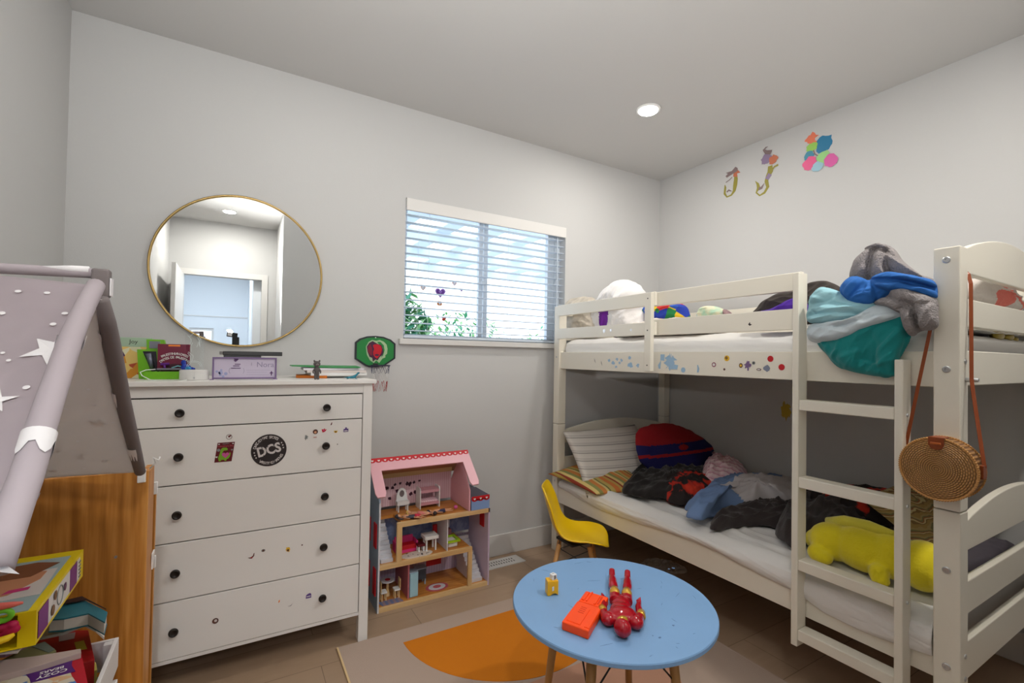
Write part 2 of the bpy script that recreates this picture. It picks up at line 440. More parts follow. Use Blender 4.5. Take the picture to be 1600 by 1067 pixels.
for x in (.90, .965, 1.50, 1.81):
    obj('ladder_cord', cyl(nb(), (x, YB+.009, 1.366), (x, YB+.009, 2.10), .0009, seg=6), M_slat, bl)
obj('tilt_wand', cyl(nb(), (1.885, YB+.002, 1.60), (1.885, YB+.004, 2.09), .003, seg=8), M_slat, bl)

# stickers on the glass
def sticker_on_glass(px, py, pts_list, label, group=None):
    c = W(px, py, 'y', GY-.008); bm = nb(); ms = []
    for i, (pts, m) in enumerate(pts_list):
        plate(bm, c-V((0, .0006*i, 0)), (1, 0, 0), (0, 0, 1), pts, .0006, i); ms.append(m)
    return tag(obj('window_sticker', bm, ms), label, 'sticker', group)
gel = lambda n, c: mat('gel_'+n, c, .3, trans=.4)
def ringpts(f, s, t): return f(s)
P_pur, P_lil, P_org, P_red, P_wht = gel('purple', rgb(120, 60, 170)), gel('lilac', rgb(190, 140, 225)), gel('orange', rgb(240, 140, 30)), gel('red', rgb(215, 70, 50)), gel('white', rgb(245, 245, 250))
sticker_on_glass(688, 457, [(heart(.036), P_lil), (heart(.026), P_pur), (heart(.012, 0, .004), P_lil)], 'purple heart gel sticker, largest sticker on the window glass')
sticker_on_glass(687, 474, [(splat(.017, 3, rough=.3), P_org), (circ(.007), P_wht)], 'orange butterfly-shaped gel sticker on the window glass below the purple heart')
sticker_on_glass(693.5, 498, [(splat(.014, 5, rough=.3), P_red)], 'lowest gel sticker on the window glass, a small orange-red flower')
sticker_on_glass(710, 443, [(heart(.016), P_red), (heart(.012), P_wht)], 'small red outlined heart sticker right of the purple heart on the glass')
sticker_on_glass(661, 450, [(heart(.017), P_org), (heart(.012), P_wht)], 'small orange outlined heart sticker left of the purple heart on the glass')
sticker_on_glass(721, 454, [(splat(.011, 9, rough=.5, sy=.6), P_lil)], 'tiny pink winged sticker below the red outlined heart on the glass')

# ------------------------------------------------------------------ outdoors
M_out = mat('patio_concrete', (.75, .75, .74, 1), .9)
structure('floor_patio', B(-6, 12, YB+.13, 14, -.25, -.1), M_out)
M_beam = mat('pergola_paint', rgb(212, 224, 242), .6)
pg = empty('pergola', (2.5, 4.5, 2.3), 'pale blue-grey pergola roof with open rafters outside the window', 'pergola')
for i in range(5):
    y = 2.95+i*.82; obj('purlin', B(-3.5, 9, y, y+.09, 2.44+i*.0, 2.54), M_beam, pg)
for i in range(26):
    x = -3.3+i*.46; obj('rafter', B(x, x+.17, 2.85, 6.5, 2.54, 2.60), M_beam, pg)
for x in (-3.3, 8.6): obj('post', B(x, x+.1, 6.3, 6.4, -.1, 2.44), M_beam, pg)
M_leaf = [mat('leaf_green', rgb(120, 180, 110), .6), mat('leaf_pale', rgb(160, 205, 150), .6), mat('leaf_deep', rgb(80, 150, 120), .6)]
def shrub(x, y, z1, rx, rz, n, label, seed, s=.10):
    rnd = random.Random(seed); e = empty('garden_shrub', (x, y, -.1), label, 'shrub', None)
    bm = nb()
    for k in range(n):
        th = rnd.random()*2*pi; ph = math.acos(1-2*rnd.random()); r = rnd.random()**.35
        c = V((x+rx*r*sin(ph)*cos(th), y+rx*.7*r*sin(ph)*sin(th), z1-rz+rz*r*cos(ph)))
        u = V((rnd.uniform(-1, 1), rnd.uniform(-1, 1), rnd.uniform(-.6, .6))).normalized(); v, _ = frame_of(u)
        a = s*(.6+rnd.random()*.8)
        q = [bm.verts.new(c-u*a), bm.verts.new(c+v*a*.3), bm.verts.new(c+u*a), bm.verts.new(c-v*a*.3)]
        bm.faces.new(q).material_index = rnd.randrange(3)
    obj('foliage', bm, M_leaf, e)
    bm = nb()
    for k in range(4): tube(bm, [(x+k*.05-.1, y, -.1), (x+(k-1.5)*.2, y, z1-rz)], [.03, .012], 6)
    obj('stem', bm, mat('bark', rgb(90, 70, 55), .9), e)
shrub(1.45, 5.0, 2.02, .50, .85, 1500, 'broad-leaved green shrub outside behind the left edge of the window', 2, .11)
shrub(3.3, 7.6, 2.05, 1.3, 1.0, 2200, 'low loose green bush outside, seen low behind the left pane of the window', 3, .08)
shrub(6.2, 8.3, 2.0, 1.4, 1.0, 2400, 'low loose green bush outside, seen low behind the right pane of the window', 4, .08)

# ------------------------------------------------------------------ ceiling lights, vent
M_disc = mat('lamp_disc', (1, .97, .92, 1), .5, emit=9)
labs = ['round recessed ceiling light glowing above the bunk bed', 'recessed ceiling light above the tall white dresser', 'recessed ceiling light in the entry nook, seen in the mirror', 'added unseen fill light in the ceiling near the foot of the bunk bed']
for (x, y), lb in zip(LAMPS, labs):
    e = empty('ceiling_light', (x, y, ZC-.008), lb, 'ceiling light')
    obj('trim_ring', lathe(nb(), (x, y, ZC), [(.055, -.002), (.055, -.007), (.060, -.009), (.066, -.006), (.068, 0)], seg=40), M_white, e, smooth=True)
    obj('diffuser', lathe(nb(), (x, y, ZC-.007), [(.0, 0), (.054, 0), (.054, .004), (0, .004)], seg=40), M_disc, e)
vt = empty('floor_vent', (1.36, 2.495, 0), 'white metal floor register beside the doll house', 'vent')
q = [(1.10, 2.44), (1.563, 2.447), (1.553, 2.55), (1.10, 2.545)]
obj('plate', prism(nb(), [(a, b, 0) for a, b in q], (0, 0, .005)), M_trim, vt)
bm = nb()
for i in range(22):
    for j in range(2):
        x = 1.13+i*.0175; y = 2.475+j*.03; box(bm, x, x+.006, y, y+.016, .0051, .0056)
obj('slot', bm, mat('vent_dark', (.05, .045, .04, 1), .8), vt)['kind'] = 'stuff'

# ------------------------------------------------------------------ dresser
dx0, dx1, dy0, dy1, dtop = -.365, .528, 2.108, 2.585, 1.141
dr = empty('dresser', (.08, 2.34, 0), 'tall white chest of five drawers under the round mirror, dark round knobs', 'dresser')
obj('top_board', B(dx0-.012, dx1+.012, dy0-.018, dy1, dtop-.018, dtop), M_dres, dr, bev=.002)
for x in (dx0, dx1-.04):
    for y in (dy0, dy1-.045): obj('leg', B(x, x+.04, y, y+.045, 0, dtop-.018), M_dres, dr, bev=.0015)
bm = nb()
box(bm, dx0+.005, dx0+.02, dy0+.045, dy1-.045, .13, dtop-.018); box(bm, dx1-.02, dx1-.005, dy0+.045, dy1-.045, .13, dtop-.018)
box(bm, dx0+.02, dx1-.02, dy1-.02, dy1-.01, .13, dtop-.018)
box(bm, dx0+.04, dx1-.04, dy0+.004, dy1-.02, .115, .128); box(bm, dx0+.04, dx1-.04, dy0+.004, dy0+.02, 1.082, dtop-.018)
obj('case', bm, M_dres, dr)
obj('inner_case', B(dx0+.03, dx1-.03, dy0+.022, dy1-.03, .14, 1.09), M_drg, dr)
drawers = []
for i, (z0, z1) in enumerate(((.971, 1.079), (.759, .971), (.550, .759), (.338, .550), (.128, .338))):
    d = obj('drawer', B(-.322, .4855, dy0+.003, dy0+.02, z0+.002, z1-.0025), M_dres, dr, bev=.001)
    drawers.append(d)
    for x in (-.170, .336):
        obj('knob', lathe(nb(), (x, dy0+.003, (z0+z1)/2), [(.006, 0), (.006, .011), (.0125, .013), (.0155, .018), (.015, .023), (.011, .026), (.010, .0245), (.0, .0245)], (0, -1, 0), 24), M_knob, d, smooth=True)
# stickers on the drawers
SY = dy0+.003
def dsticker(row, px, py, shapes, label, z=None):
    c = W(px, py, 'y', SY-.0004); bm = nb(); ms = []
    for i, (pts, m) in enumerate(shapes):
        plate(bm, c-V((0, .0005*i, 0)), (1, 0, 0), (0, 0, 1), pts, .0005, i); ms.append(m)
    o = obj('sticker', bm, ms, drawers[row]); o['label'] = label
    return c
pm = lambda n, r, g, b: mat('print_'+n, rgb(r, g, b), .5)
P_blk, P_lt, P_dred, P_grn, P_pnk, P_yel, P_vio, P_grey = pm('charcoal', 42, 34, 34), pm('light', 205, 198, 196), pm('maroon', 96, 10, 22), pm('lime', 120, 170, 40), pm('rose', 205, 90, 150), pm('yellow', 225, 180, 40), pm('violet', 90, 65, 130), pm('grey', 130, 135, 135)
P_brn, P_or2, P_teal, P_skin, P_bl, P_r2, P_w2, P_lb = pm('brown', 90, 55, 45), pm('amber', 230, 125, 35), pm('teal', 40, 130, 140), pm('tan', 205, 150, 115), pm('blue', 45, 75, 170), pm('red', 190, 25, 35), pm('white', 225, 222, 218), pm('sky', 156, 188, 214)
# round club sticker
c = W(420.3, 703.3, 'y', SY-.0006); r = .0635; ta = radians(13)
U_, V_ = V((cos(ta), 0, sin(ta))), V((-sin(ta), 0, cos(ta)))
bm = nb(); plate(bm, c, (1, 0, 0), (0, 0, 1), circ(r, 56), .0006, 0)
k0 = len(bm.faces)
cc = c - V((0, .0004, 0))
text_mesh(bm, 'DCS', cc, U_*.86, V_, .052, .0006, bold=.035)
arc_text(bm, 'DIAZ COMBAT SPORTS', cc, U_, V_, .0515, .0145, radians(152), radians(42))
arc_text(bm, 'VARSITY COMBATIVES', cc, U_, V_, .0515, .0145, radians(222), radians(322), inward=True)
for i, a in enumerate((-12, 0, 12)):
    for sgn in (0, 180): plate(bm, cc+U_*.052*cos(radians(a+sgn+6))+V_*.052*sin(radians(a+sgn+6)), (1, 0, 0), (0, 0, 1), circ(.0027, 12), .0006)
bm.faces.ensure_lookup_table()
for f in bm.faces[k0:]: f.material_index = 1
# stencil gaps of the letters
for dx in (-.022, -.0015, .020):
    plate(bm, cc-V((0, .0007, 0))+U_*dx, U_, V_, [(-.0012, -.028), (.0012, -.028), (.0012, -.012), (-.0012, -.012)], .0003, 0)
    plate(bm, cc-V((0, .0007, 0))+U_*dx, U_, V_, [(-.0012, .012), (.0012, .012), (.0012, .028), (-.0012, .028)], .0003, 0)
obj('sticker', bm, [P_blk, P_lt], drawers[1])['label'] = 'round black sticker reading DCS'
# card with green dinosaur
c = W(351.5, 705, 'y', SY-.0004); bm = nb()
qu = [(-.0365, -.040), (.0245, -.040), (.0345, .034), (-.0265, .034)]
plate(bm, c, (1, 0, 0), (0, 0, 1), [(a*.93, b) for a, b in qu], .0005, 0)
D = lambda pts, i, k=1: plate(bm, c-V((0, .0005*k, 0)), (1, 0, 0), (0, 0, 1), [(a*.001, b*.001) for a, b in pts], .0005, i)
D([(-19, -36), (-13, -36), (-12, -32), (-2, -32), (0, -36), (5, -36), (6, -31), (12, -28), (17, -20), (19, -8), (15, -5), (14, -14), (9, -20), (2, -16), (-6, -14), (-8, -4), (-4, 3), (8, 4), (9, 9), (4, 14), (-8, 14), (-14, 8), (-17, -8), (-22, -24)], 1)
D([(a*1000, b*1000) for a, b in heart(.013, .002, -.014)], 2, 2)
text_mesh(bm, 'HAPPY', c+V((.003, -.0008, .0285)), (1, 0, 0), (0, 0, 1), .0075, .0004, mi=4); text_mesh(bm, "Valentine's Day", c+V((.002, -.0008, .020)), (1, 0, 0), (0, 0, 1), .0085, .0004, mi=3)
D([(a*1000, b*1000) for a, b in circ(.0055, 14, -.021, .006)], 4); D([(a*1000, b*1000) for a, b in heart(.004, .023, .004)], 4); D([(a*1000, b*1000) for a, b in heart(.004, -.027, -.02)], 5)
D([(a*1000, b*1000) for a, b in heart(.003, -.02, .028)], 5); D([(a*1000, b*1000) for a, b in heart(.003, .026, .028)], 5)
obj('sticker', bm, [P_dred, P_grn, P_pnk, pm('coral', 200, 90, 100), P_grey, P_w2], drawers[1])['label'] = 'dark red card with a green dinosaur'
dsticker(1, 358, 682.5, [(circ(.010, 20), P_brn), (circ(.0085, 20), P_w2), ([(-.001, -.003), (.006, .003), (.007, .008), (-.004, .004)], P_dred)], 'small white round sticker with dark red bird')
dsticker(1, 478.3, 683.3, [(splat(.010, 11, rough=.5, sx=.7), P_grey)], 'small grey-green leaf sticker')
dsticker(1, 492.8, 674.5, [(circ(.010, 18), P_brn), (circ(.005, 12, 0, -.002), P_skin)], 'small round brown face sticker')
dsticker(1, 492.3, 682.4, [([(-.008, -.006), (.008, -.006), (.008, .005), (-.008, .005)], P_w2), ([(-.006, -.003), (.006, -.003), (.006, -.001), (-.006, -.001)], P_r2)], 'small white square sticker')
dsticker(1, 506, 672.4, [([(-.009, .006), (-.003, .004), (.004, .009), (.004, .003), (.012, .004), (.004, -.006), (-.005, -.008)], P_r2), (circ(.003, 10), P_pnk)], 'small red bird sticker')
dsticker(1, 517.6, 662, [([(-.003, -.006), (.002, -.005), (.004, .006), (0, .004)], P_dred)], 'tiny dark red feather sticker')
dsticker(1, 524.6, 674.4, [([(-.008, .004), (.008, .004), (.004, -.005), (-.004, -.005)], P_yel), (circ(.003, 10), P_brn)], 'small yellow and brown bowl sticker')
dsticker(1, 540.6, 671.2, [([(-.010, -.010), (.010, -.009), (.010, .004), (.004, .004), (.003, .010), (-.003, .010), (-.004, .004), (-.010, .003)], P_vio), ([(-.007, -.007), (.007, -.006), (.007, -.003), (-.007, -.003)], P_w2)], 'small purple handbag sticker')
dsticker(1, 527.3, 694, [(circ(.0022, 8), P_blk)], 'tiny black dot')
dsticker(3, 393.5, 869, [([(-.014, -.003), (-.004, -.004), (.004, .002), (.006, .010), (.009, .012), (.008, 0), (0, -.009), (-.008, -.007)], P_brn), ([(-.006, -.003), (.003, -.003), (0, -.007)], P_r2)], 'small red and white bird sticker')
dsticker(3, 411.4, 860, [(circ(.007, 16, ry=.0055), P_grey), (circ(.004, 10), P_brn)], 'small round grey sticker')
dsticker(3, 450, 858.3, [(splat(.011, 21, rough=.3, sx=.75), P_yel), (circ(.0045, 10, 0, -.003), P_brn)], 'small yellow and brown pear sticker')
dsticker(3, 472, 851.4, [(circ(.003, 8), P_brn)], 'tiny brown dot')
dsticker(4, 336.5, 970, [(circ(.0105, 18), P_brn), (circ(.005, 10, .001, .001), P_lt)], 'small round brown sticker')
dsticker(4, 435.8, 939.6, [([(-.002, -.006), (.003, -.002), (.003, .007), (-.001, .003)], P_or2)], 'tiny orange feather sticker')
dsticker(4, 454, 945, [([(-.010, -.002), (-.008, -.005), (.001, -.005), (.009, .005), (.006, .004), (0, -.001)], P_lt), ([(-.006, -.004), (.001, -.004), (.006, .002), (0, -.002)], P_grey)], 'small half-peeled white sticker')
dsticker(4, 482.3, 930.5, [([(-.011, -.010), (.010, -.010), (.010, .004), (.006, .010), (-.003, .008), (-.010, .003)], P_vio), ([(-.008, -.004), (.007, -.004), (.007, -.001), (-.008, -.001)], P_w2)], 'small purple gift box sticker')

# ------------------------------------------------------------------ round mirror
mx_, mz_, mr_ = .0175, 1.638, .360
mi = empty('round_mirror', (mx_, YB, mz_), 'large round wall mirror with thin brass frame above the dresser', 'mirror')
prof = [(mr_-.008, 0), (mr_+.001, 0), (mr_+.001, .022), (mr_-.004, .024), (mr_-.008, .020)]
bm = nb(); rings = []
for k in range(96):
    a = 2*pi*k/96; rings.append([bm.verts.new((mx_+r*cos(a), YB-.001-h, mz_+r*sin(a))) for r, h in prof])
for k in range(96):
    for j in range(len(prof)): bm.faces.new((rings[k][j], rings[k][(j+1) % 5], rings[(k+1) % 96][(j+1) % 5], rings[(k+1) % 96][j]))
obj('frame', bm, M_gold, mi, smooth=True)
obj('mirror_glass', lathe(nb(), (mx_, YB-.002, mz_), [(0, 0), (mr_-.008, 0), (mr_-.008, .013), (0, .013)], (0, -1, 0), 96), mat('mirror_silver', (.90, .92, .92, 1), 0, 1), mi)

# ------------------------------------------------------------------ things on the dresser
T = dtop
# picture book leaning on the wall
M_book = ramp_mat('fruit_print', 'voronoi', [(0, rgb(70, 40, 90)), (.18, rgb(225, 150, 40)), (.38, rgb(240, 205, 120)), (.55, rgb(200, 80, 50)), (.68, rgb(230, 225, 190)), (.84, rgb(120, 60, 110))], scale=(30, 30, 26), interp='CONSTANT')
bk = empty('picture_book', (-.333, 2.37, T), 'yellow and purple fruit-patterned book standing at the left end of the dresser top', 'book')
obj('cover', B(-.392, -.290, 2.375, 2.390, T, T+.125), M_book, bk, bev=.001)
obj('cover_band', B(-.392, -.290, 2.375, 2.390, T+.125, T+.162), mat('mint_band', rgb(170, 195, 170), .5), bk, bev=.001)
obj('pages', B(-.390, -.292, 2.390, 2.402, T, T+.16), M_white, bk)
bm = nb(); text_mesh(bm, 'Joy', (-.35, 2.3745, T+.145), (1, 0, 0), (0, 0, 1), .022, .0002); obj('lettering', bm, P_blk, bk)
# green packet
M_gr = mat('green_carton', rgb(110, 180, 25), .4)
gb = empty('green_toy_box', (-.27, 2.33, T), 'lime green carton with dark window standing between the fruit book and the maroon box', 'box')
y0, y1 = 2.315, 2.345
prism_pts = [(-.322, T), (-.205, T), (-.222, T+.055), (-.245, T+.155), (-.302, T+.155), (-.300, T+.115), (-.330, T+.115)]
obj('carton', prism(nb(), [(a, y0, b) for a, b in prism_pts], (0, y1-y0, 0)), M_gr, gb, bev=.001)
obj('dark_window', prism(nb(), [(-.312, y0-.002, T+.108), (-.270, y0-.002, T+.108), (-.262, y0-.002, T+.035), (-.282, y0-.002, T+.025)], (0, .0018, 0)), mat('torch_dark', rgb(40, 38, 48), .25), gb)
obj('torch_body', tube(nb(), [(-.293, y0-.004, T+.10), (-.278, y0-.004, T+.038)], [.011, .007], 12), mat('torch_silver', rgb(120, 125, 140), .3, .7), gb, smooth=True)
obj('top_tab', B(-.292, -.258, y0-.003, y0-.0005, T+.120, T+.148), mat('torch_lid', rgb(120, 122, 130), .3, .5), gb)
# date box
M_mar = mat('maroon_carton', rgb(112, 14, 50), .4)
db = empty('date_box', (-.20, 2.30, T), 'maroon box of dates with green base and white lettering on the dresser', 'box')
obj('carton', B(-.262, -.158, 2.285, 2.3125, T+.030, T+.138), M_mar, db, bev=.001)
obj('base', B(-.300, -.160, 2.262, 2.312, T, T+.030), M_gr, db, bev=.001)
obj('badge', B(-.228, -.19, 2.2842, 2.2848, T+.129, T+.135), P_or2, db)
bm = nb(); cA = V((-.206, 2.2846, T+.02))
arc_text(bm, 'PALESTINIAN DATES', cA, (1, 0, 0), (0, 0, 1), .080, .0125, radians(121), radians(59), th=.0004)
arc_text(bm, 'DATTES DE PALESTINE', cA, (1, 0, 0), (0, 0, 1), .066, .0125, radians(132), radians(48), th=.0004)
obj('lettering', bm, P_w2, db)
bm = nb(); plate(bm, (-.206, 2.2846, T+.03), (1, 0, 0), (0, 0, 1), [(.045*cos(pi*k/20), .030*sin(pi*k/20)) for k in range(21)], .0004); obj('printed_arch', bm, pm('darkwine', 60, 12, 25), db)
# small toys on the ledge of the date box
ts = empty('toy_scooter', (-.225, 2.268, T+.030), 'purple and grey toy scooter lying in front of the maroon date box', 'toy')
obj('deck', B(-.262, -.172, 2.263, 2.281, T+.036, T+.043, M=None), mat('toy_grey', rgb(120, 118, 130), .4), ts, bev=.003)
obj('steering_column', tube(nb(), [(-.236, 2.272, T+.04), (-.238, 2.272, T+.058)], .004, 8), mat('toy_purple', rgb(96, 30, 130), .4), ts, smooth=True)
obj('handlebar', tube(nb(), [(-.250, 2.272, T+.058), (-.222, 2.272, T+.060)], .005, 8), mat('toy_purple', (0,0,0,1)), ts, smooth=True)
for x in (-.256, -.178): obj('wheel', cyl(nb(), (x, 2.266, T+.036), (x, 2.278, T+.036), .006, seg=14), M_black, ts, smooth=True)
obj('windscreen', tube(nb(), [(-.215, 2.272, T+.044), (-.195, 2.272, T+.052), (-.178, 2.272, T+.048)], .003, 6), mat('toy_aqua', rgb(120, 180, 190), .3), ts, smooth=True)
bt = empty('toy_bird', (-.168, 2.266, T+.030), 'small shiny blue toy bird perched beside the maroon date box', 'toy')
bm = nb(); ell(bm, (-.168, 2.268, T+.045), (.018, .010, .014)); ell(bm, (-.176, 2.268, T+.066), (.009, .009, .010)); ell(bm, (-.174, 2.268, T+.055), (.008, .008, .012)); ell(bm, (-.150, 2.268, T+.040), (.014, .008, .008))
obj('body', melt(bm, .002, 2), mat('toy_blue', rgb(30, 60, 170), .15), bt, smooth=True)
obj('belly', ell(nb(), (-.160, 2.260, T+.042), (.010, .005, .009)), mat('toy_cyan', rgb(60, 160, 220), .2), bt, smooth=True)
# night light with etched acrylic plate
nl = empty('night_light', (-.135, 2.20, T), 'white round light base holding a clear etched acrylic plate', 'lamp')
obj('base', lathe(nb(), (-.136, 2.20, T), [(0, 0), (.046, 0), (.048, .003), (.048, .036), (.045, .039), (0, .039)], seg=48), mat('lamp_base_white', (.74, .73, .71, 1), .35), nl, smooth=False, bev=0)
obj('acrylic_plate', prism(nb(), [(-.164, 2.198, T+.039), (-.106, 2.198, T+.039), (-.104, 2.198, T+.172), (-.128, 2.198, T+.172), (-.160, 2.198, T+.190), (-.166, 2.198, T+.190)], (0, .004, 0)), mat('acrylic_clear', (.96, .98, .98, 1), .03, trans=1, ior=1.2), nl)
bm = nb()
for k in range(9):
    a = random.Random(k); x0 = -.158+a.random()*.045; z0 = T+.06+a.random()*.09
    tube(bm, [(x0, 2.1975, z0), (x0+.008*a.uniform(-1, 1), 2.1975, z0+.02), (x0+.016*a.uniform(-1, 1), 2.1975, z0+.035)], .0009, 5)
for r in (.024, .019): tube(bm, [(-.136+r*cos(t/10*pi), 2.1975, T+.052+r*.9*sin(t/10*pi)) for t in range(11)], .0009, 5)
obj('etched_lines', bm, mat('etch_white', (.7, .76, .76, 1), .6), nl)
obj('port', cyl(nb(), (-.133, 2.1525, T+.010), (-.133, 2.150, T+.010), .003, seg=10), M_steel, nl)
tag(obj('cable', tube(nb(), [W(a, b, 'y', c) for a, b, c in ((243, 577, 2.262), (228, 578, 2.25), (219, 581.5, 2.23), (222, 587, 2.20), (234, 593, 2.17), (248, 596.3, 2.15), (268, 596.4, 2.14), (285, 594.5, 2.145), (292, 593.5, 2.152))], .0016, 8), mat('cable_white', (.86, .9, .86, 1), .4), smooth=True), 'thin white cable looping from the toys to the night light base', 'cable')
# framed card and the black bar on it
pf = empty('framed_card', (.038, 2.19, T), 'wide lilac card in a purple frame standing on the dresser under the black bar', 'picture frame')
x0, x1, z0, z1, y = -.077, .150, T+.003, T+.090, 2.185
M_pur = mat('purple_frame', rgb(120, 98, 140), .4)
bm = nb(); e = .006
box(bm, x0, x1, y, y+.02, z0, z0+e); box(bm, x0, x1, y, y+.02, z1-e, z1); box(bm, x0, x0+e, y, y+.02, z0+e, z1-e); box(bm, x1-e, x1, y, y+.02, z0+e, z1-e)
obj('frame', bm, M_pur, pf, bev=.001)
obj('card', B(x0+e, x1-e, y+.006, y+.016, z0+e, z1-e), mat('lilac_card', rgb(198, 188, 208), .6), pf)
bm = nb()
text_mesh(bm, 'Nora', (.108, y+.0055, T+.060), (1, 0, 0), (0, 0, 1), .030, .0003)
text_mesh(bm, '1', (.058, y+.0055, T+.062), (1, 0, 0), (0, 0, 1), .018, .0003)
for k, (a, b) in enumerate(((.04, .125), (.042, .115), (.04, .125))): box(bm, a, b, y+.0053, y+.0058, T+.038-k*.009, T+.0387-k*.009)
for cx in (-.016, .028): tube(bm, [(cx+(-.004 if cx < 0 else .004)*cos(t), y+.0055, T+.036+.010*sin(t)) for t in [pi*(k/8-.5) for k in range(9)]], .0006, 5)
obj('lettering', bm, mat('ink_lilac', rgb(140, 132, 160), .6), pf)
bm = nb()
for (cx, cz, w_) in ((.009, T+.062, .010), (.004, T+.055, .011), (.003, T+.046, .017)): box(bm, cx-w_, cx+w_, y+.0050, y+.0058, cz-.0015, cz+.0015)
plate(bm, (.003, y+.0058, T+.080), (1, 0, 0), (0, 0, 1), splat(.008, 5, rough=.4), .0006)
plate(bm, (.131, y+.0058, T+.026), (1, 0, 0), (0, 0, 1), [(-.002, -.010), (.002, -.010), (.002, -.002), (.008, 0), (.003, .003), (0, .010), (-.003, .003), (-.008, 0), (-.002, -.002)], .0006)
obj('printed_mark', bm, mat('ink_purple', rgb(82, 50, 98), .6), pf)
bm = nb()
for k in range(7):
    a = random.Random(k+40); plate(bm, (-.045+a.uniform(-.018, .018), y+.0058, T+.012+a.random()*.03), (1, 0, 0), (0, 0, 1), circ(.004+a.random()*.004, 10), .0005)
obj('printed_flowers', bm, mat('ink_blue', rgb(160, 165, 205), .6), pf)
bm = nb(); box(bm, x0-.008, x0+.006, y, y+.014, T, T+.003)
obj('foot', bm, M_pur, pf)
obj('foot', B(x1-.012, x1+.004, y, y+.02, T, T+.003), M_pur, pf)
bb = empty('game_sensor_bar', (.06, 2.195, T+.090), 'long matte black bar lying along the top edge of the purple frame', 'sensor bar')
obj('bar', B(-.042, .170, 2.185, 2.205, T+.097, T+.114), M_black, bb, bev=.002)
obj('stand', B(-.040, .092, 2.187, 2.204, T+.090, T+.097), mat('bar_foot_black', (.012, .012, .014, 1), .3), bb, bev=.001)
obj('end_cap', B(-.054, -.042, 2.187, 2.203, T+.100, T+.113), mat('bar_grey', rgb(120, 118, 116), .5), bb, bev=.002)
# papers and folders
tz = T
def sheetstack(name, quad, z, th, m, label, cat, group=None, kids=None):
    o = obj(name, prism(nb(), [(a, b, z) for a, b in quad], (0, 0, th)), m, bev=.0006); tag(o, label, cat, group); return o
sheetstack('orange_folder', [(.235, 2.29), (.355, 2.225), (.375, 2.42), (.25, 2.44)], T, .012, mat('folder_orange', rgb(205, 115, 35), .5), 'orange folder at the bottom left of the paper pile', 'folder')
sheetstack('paper_stack', [(.29, 2.235), (.535, 2.25), (.535, 2.44), (.29, 2.44)], T+.0125, .012, M_white, 'lower thick stack of white papers in the pile', 'papers')
sheetstack('notebook', [(.275, 2.245), (.53, 2.24), (.53, 2.44), (.285, 2.44)], T+.025, .010, mat('book_offwhite', rgb(215, 205, 200), .6), 'off-white notebook in the middle of the paper pile', 'notebook')
sheetstack('paper_stack', [(.26, 2.25), (.52, 2.245), (.525, 2.44), (.27, 2.44)], T+.0355, .010, mat('paper_pale', rgb(220, 215, 222), .6), 'upper stack of pale papers just below the green folder', 'papers')
gf = nb(); top = [(.215, 2.262, T+.052), (.38, 2.245, T+.0465), (.50, 2.225, T+.0475), (.515, 2.40, T+.05), (.22, 2.42, T+.052)]
obj_ = obj('green_folder', prism(gf, top, (0, 0, .004)), mat('folder_green', rgb(40, 140, 70), .5)); tag(obj_, 'thin green folder lying on top of the paper pile', 'folder')
# grey bear figure
br = empty('bear_figurine', (.299, 2.135, T), 'small dark grey standing bear figurine in front of the papers', 'figurine')
M_bear = mat('bear_grey', rgb(86, 80, 78), .5); by = 2.135; bx = .299
bm = nb(); ell(bm, (bx, by, T+.036), (.010, .008, .017)); ell(bm, (bx, by, T+.066), (.0145, .012, .013)); ell(bm, (bx, by, T+.052), (.007, .006, .006))
for s in (-1, 1):
    ell(bm, (bx+s*.0105, by, T+.079), (.004, .003, .0045)); tube(bm, [(bx+s*.005, by, T+.028), (bx+s*.0055, by, T+.004)], [.0055, .005], 10); ell(bm, (bx+s*.0055, by-.003, T+.003), (.005, .008, .003))
    tube(bm, [(bx+s*.008, by, T+.048), (bx+s*.015, by-.002, T+.036), (bx+s*.014, by-.006, T+.026)], [.0035, .003, .003], 8)
obj('body', melt(bm, .0015, 2), M_bear, br, smooth=True)
obj('muzzle', ell(nb(), (bx, by-.012, T+.063), (.006, .004, .0045)), mat('bear_light', rgb(120, 112, 108), .5), br, smooth=True)
bm = nb(); ell(bm, (bx-.005, by-.0115, T+.069), .0014); ell(bm, (bx+.005, by-.0115, T+.069), .0014); ell(bm, (bx, by-.016, T+.0645), .0013)
obj('face', bm, M_black, br, smooth=True)
# blue toy bird/lizard
bm = nb(); X0 = .443; Y0 = 2.125
tube(bm, [(X0-.034, Y0, T+.008), (X0-.015, Y0, T+.008), (X0+.004, Y0, T+.010), (X0+.016, Y0, T+.018), (X0+.024, Y0, T+.026)], [.001, .004, .007, .005, .0035], 10)
for s in (-1, 1):
    tube(bm, [(X0-.012, Y0, T+.008), (X0-.022, Y0-s*.012, T+.002)], [.003, .0015], 6); tube(bm, [(X0+.006, Y0, T+.010), (X0+.018, Y0-s*.014, T+.002)], [.003, .0015], 6)
ell(bm, (X0+.026, Y0, T+.028), (.006, .004, .004))
tag(obj('toy_dinosaur', melt(bm, .0015, 1), mat('toy_teal', rgb(25, 120, 140), .35), smooth=True), 'tiny teal blue toy dinosaur at the front edge of the paper pile', 'toy')

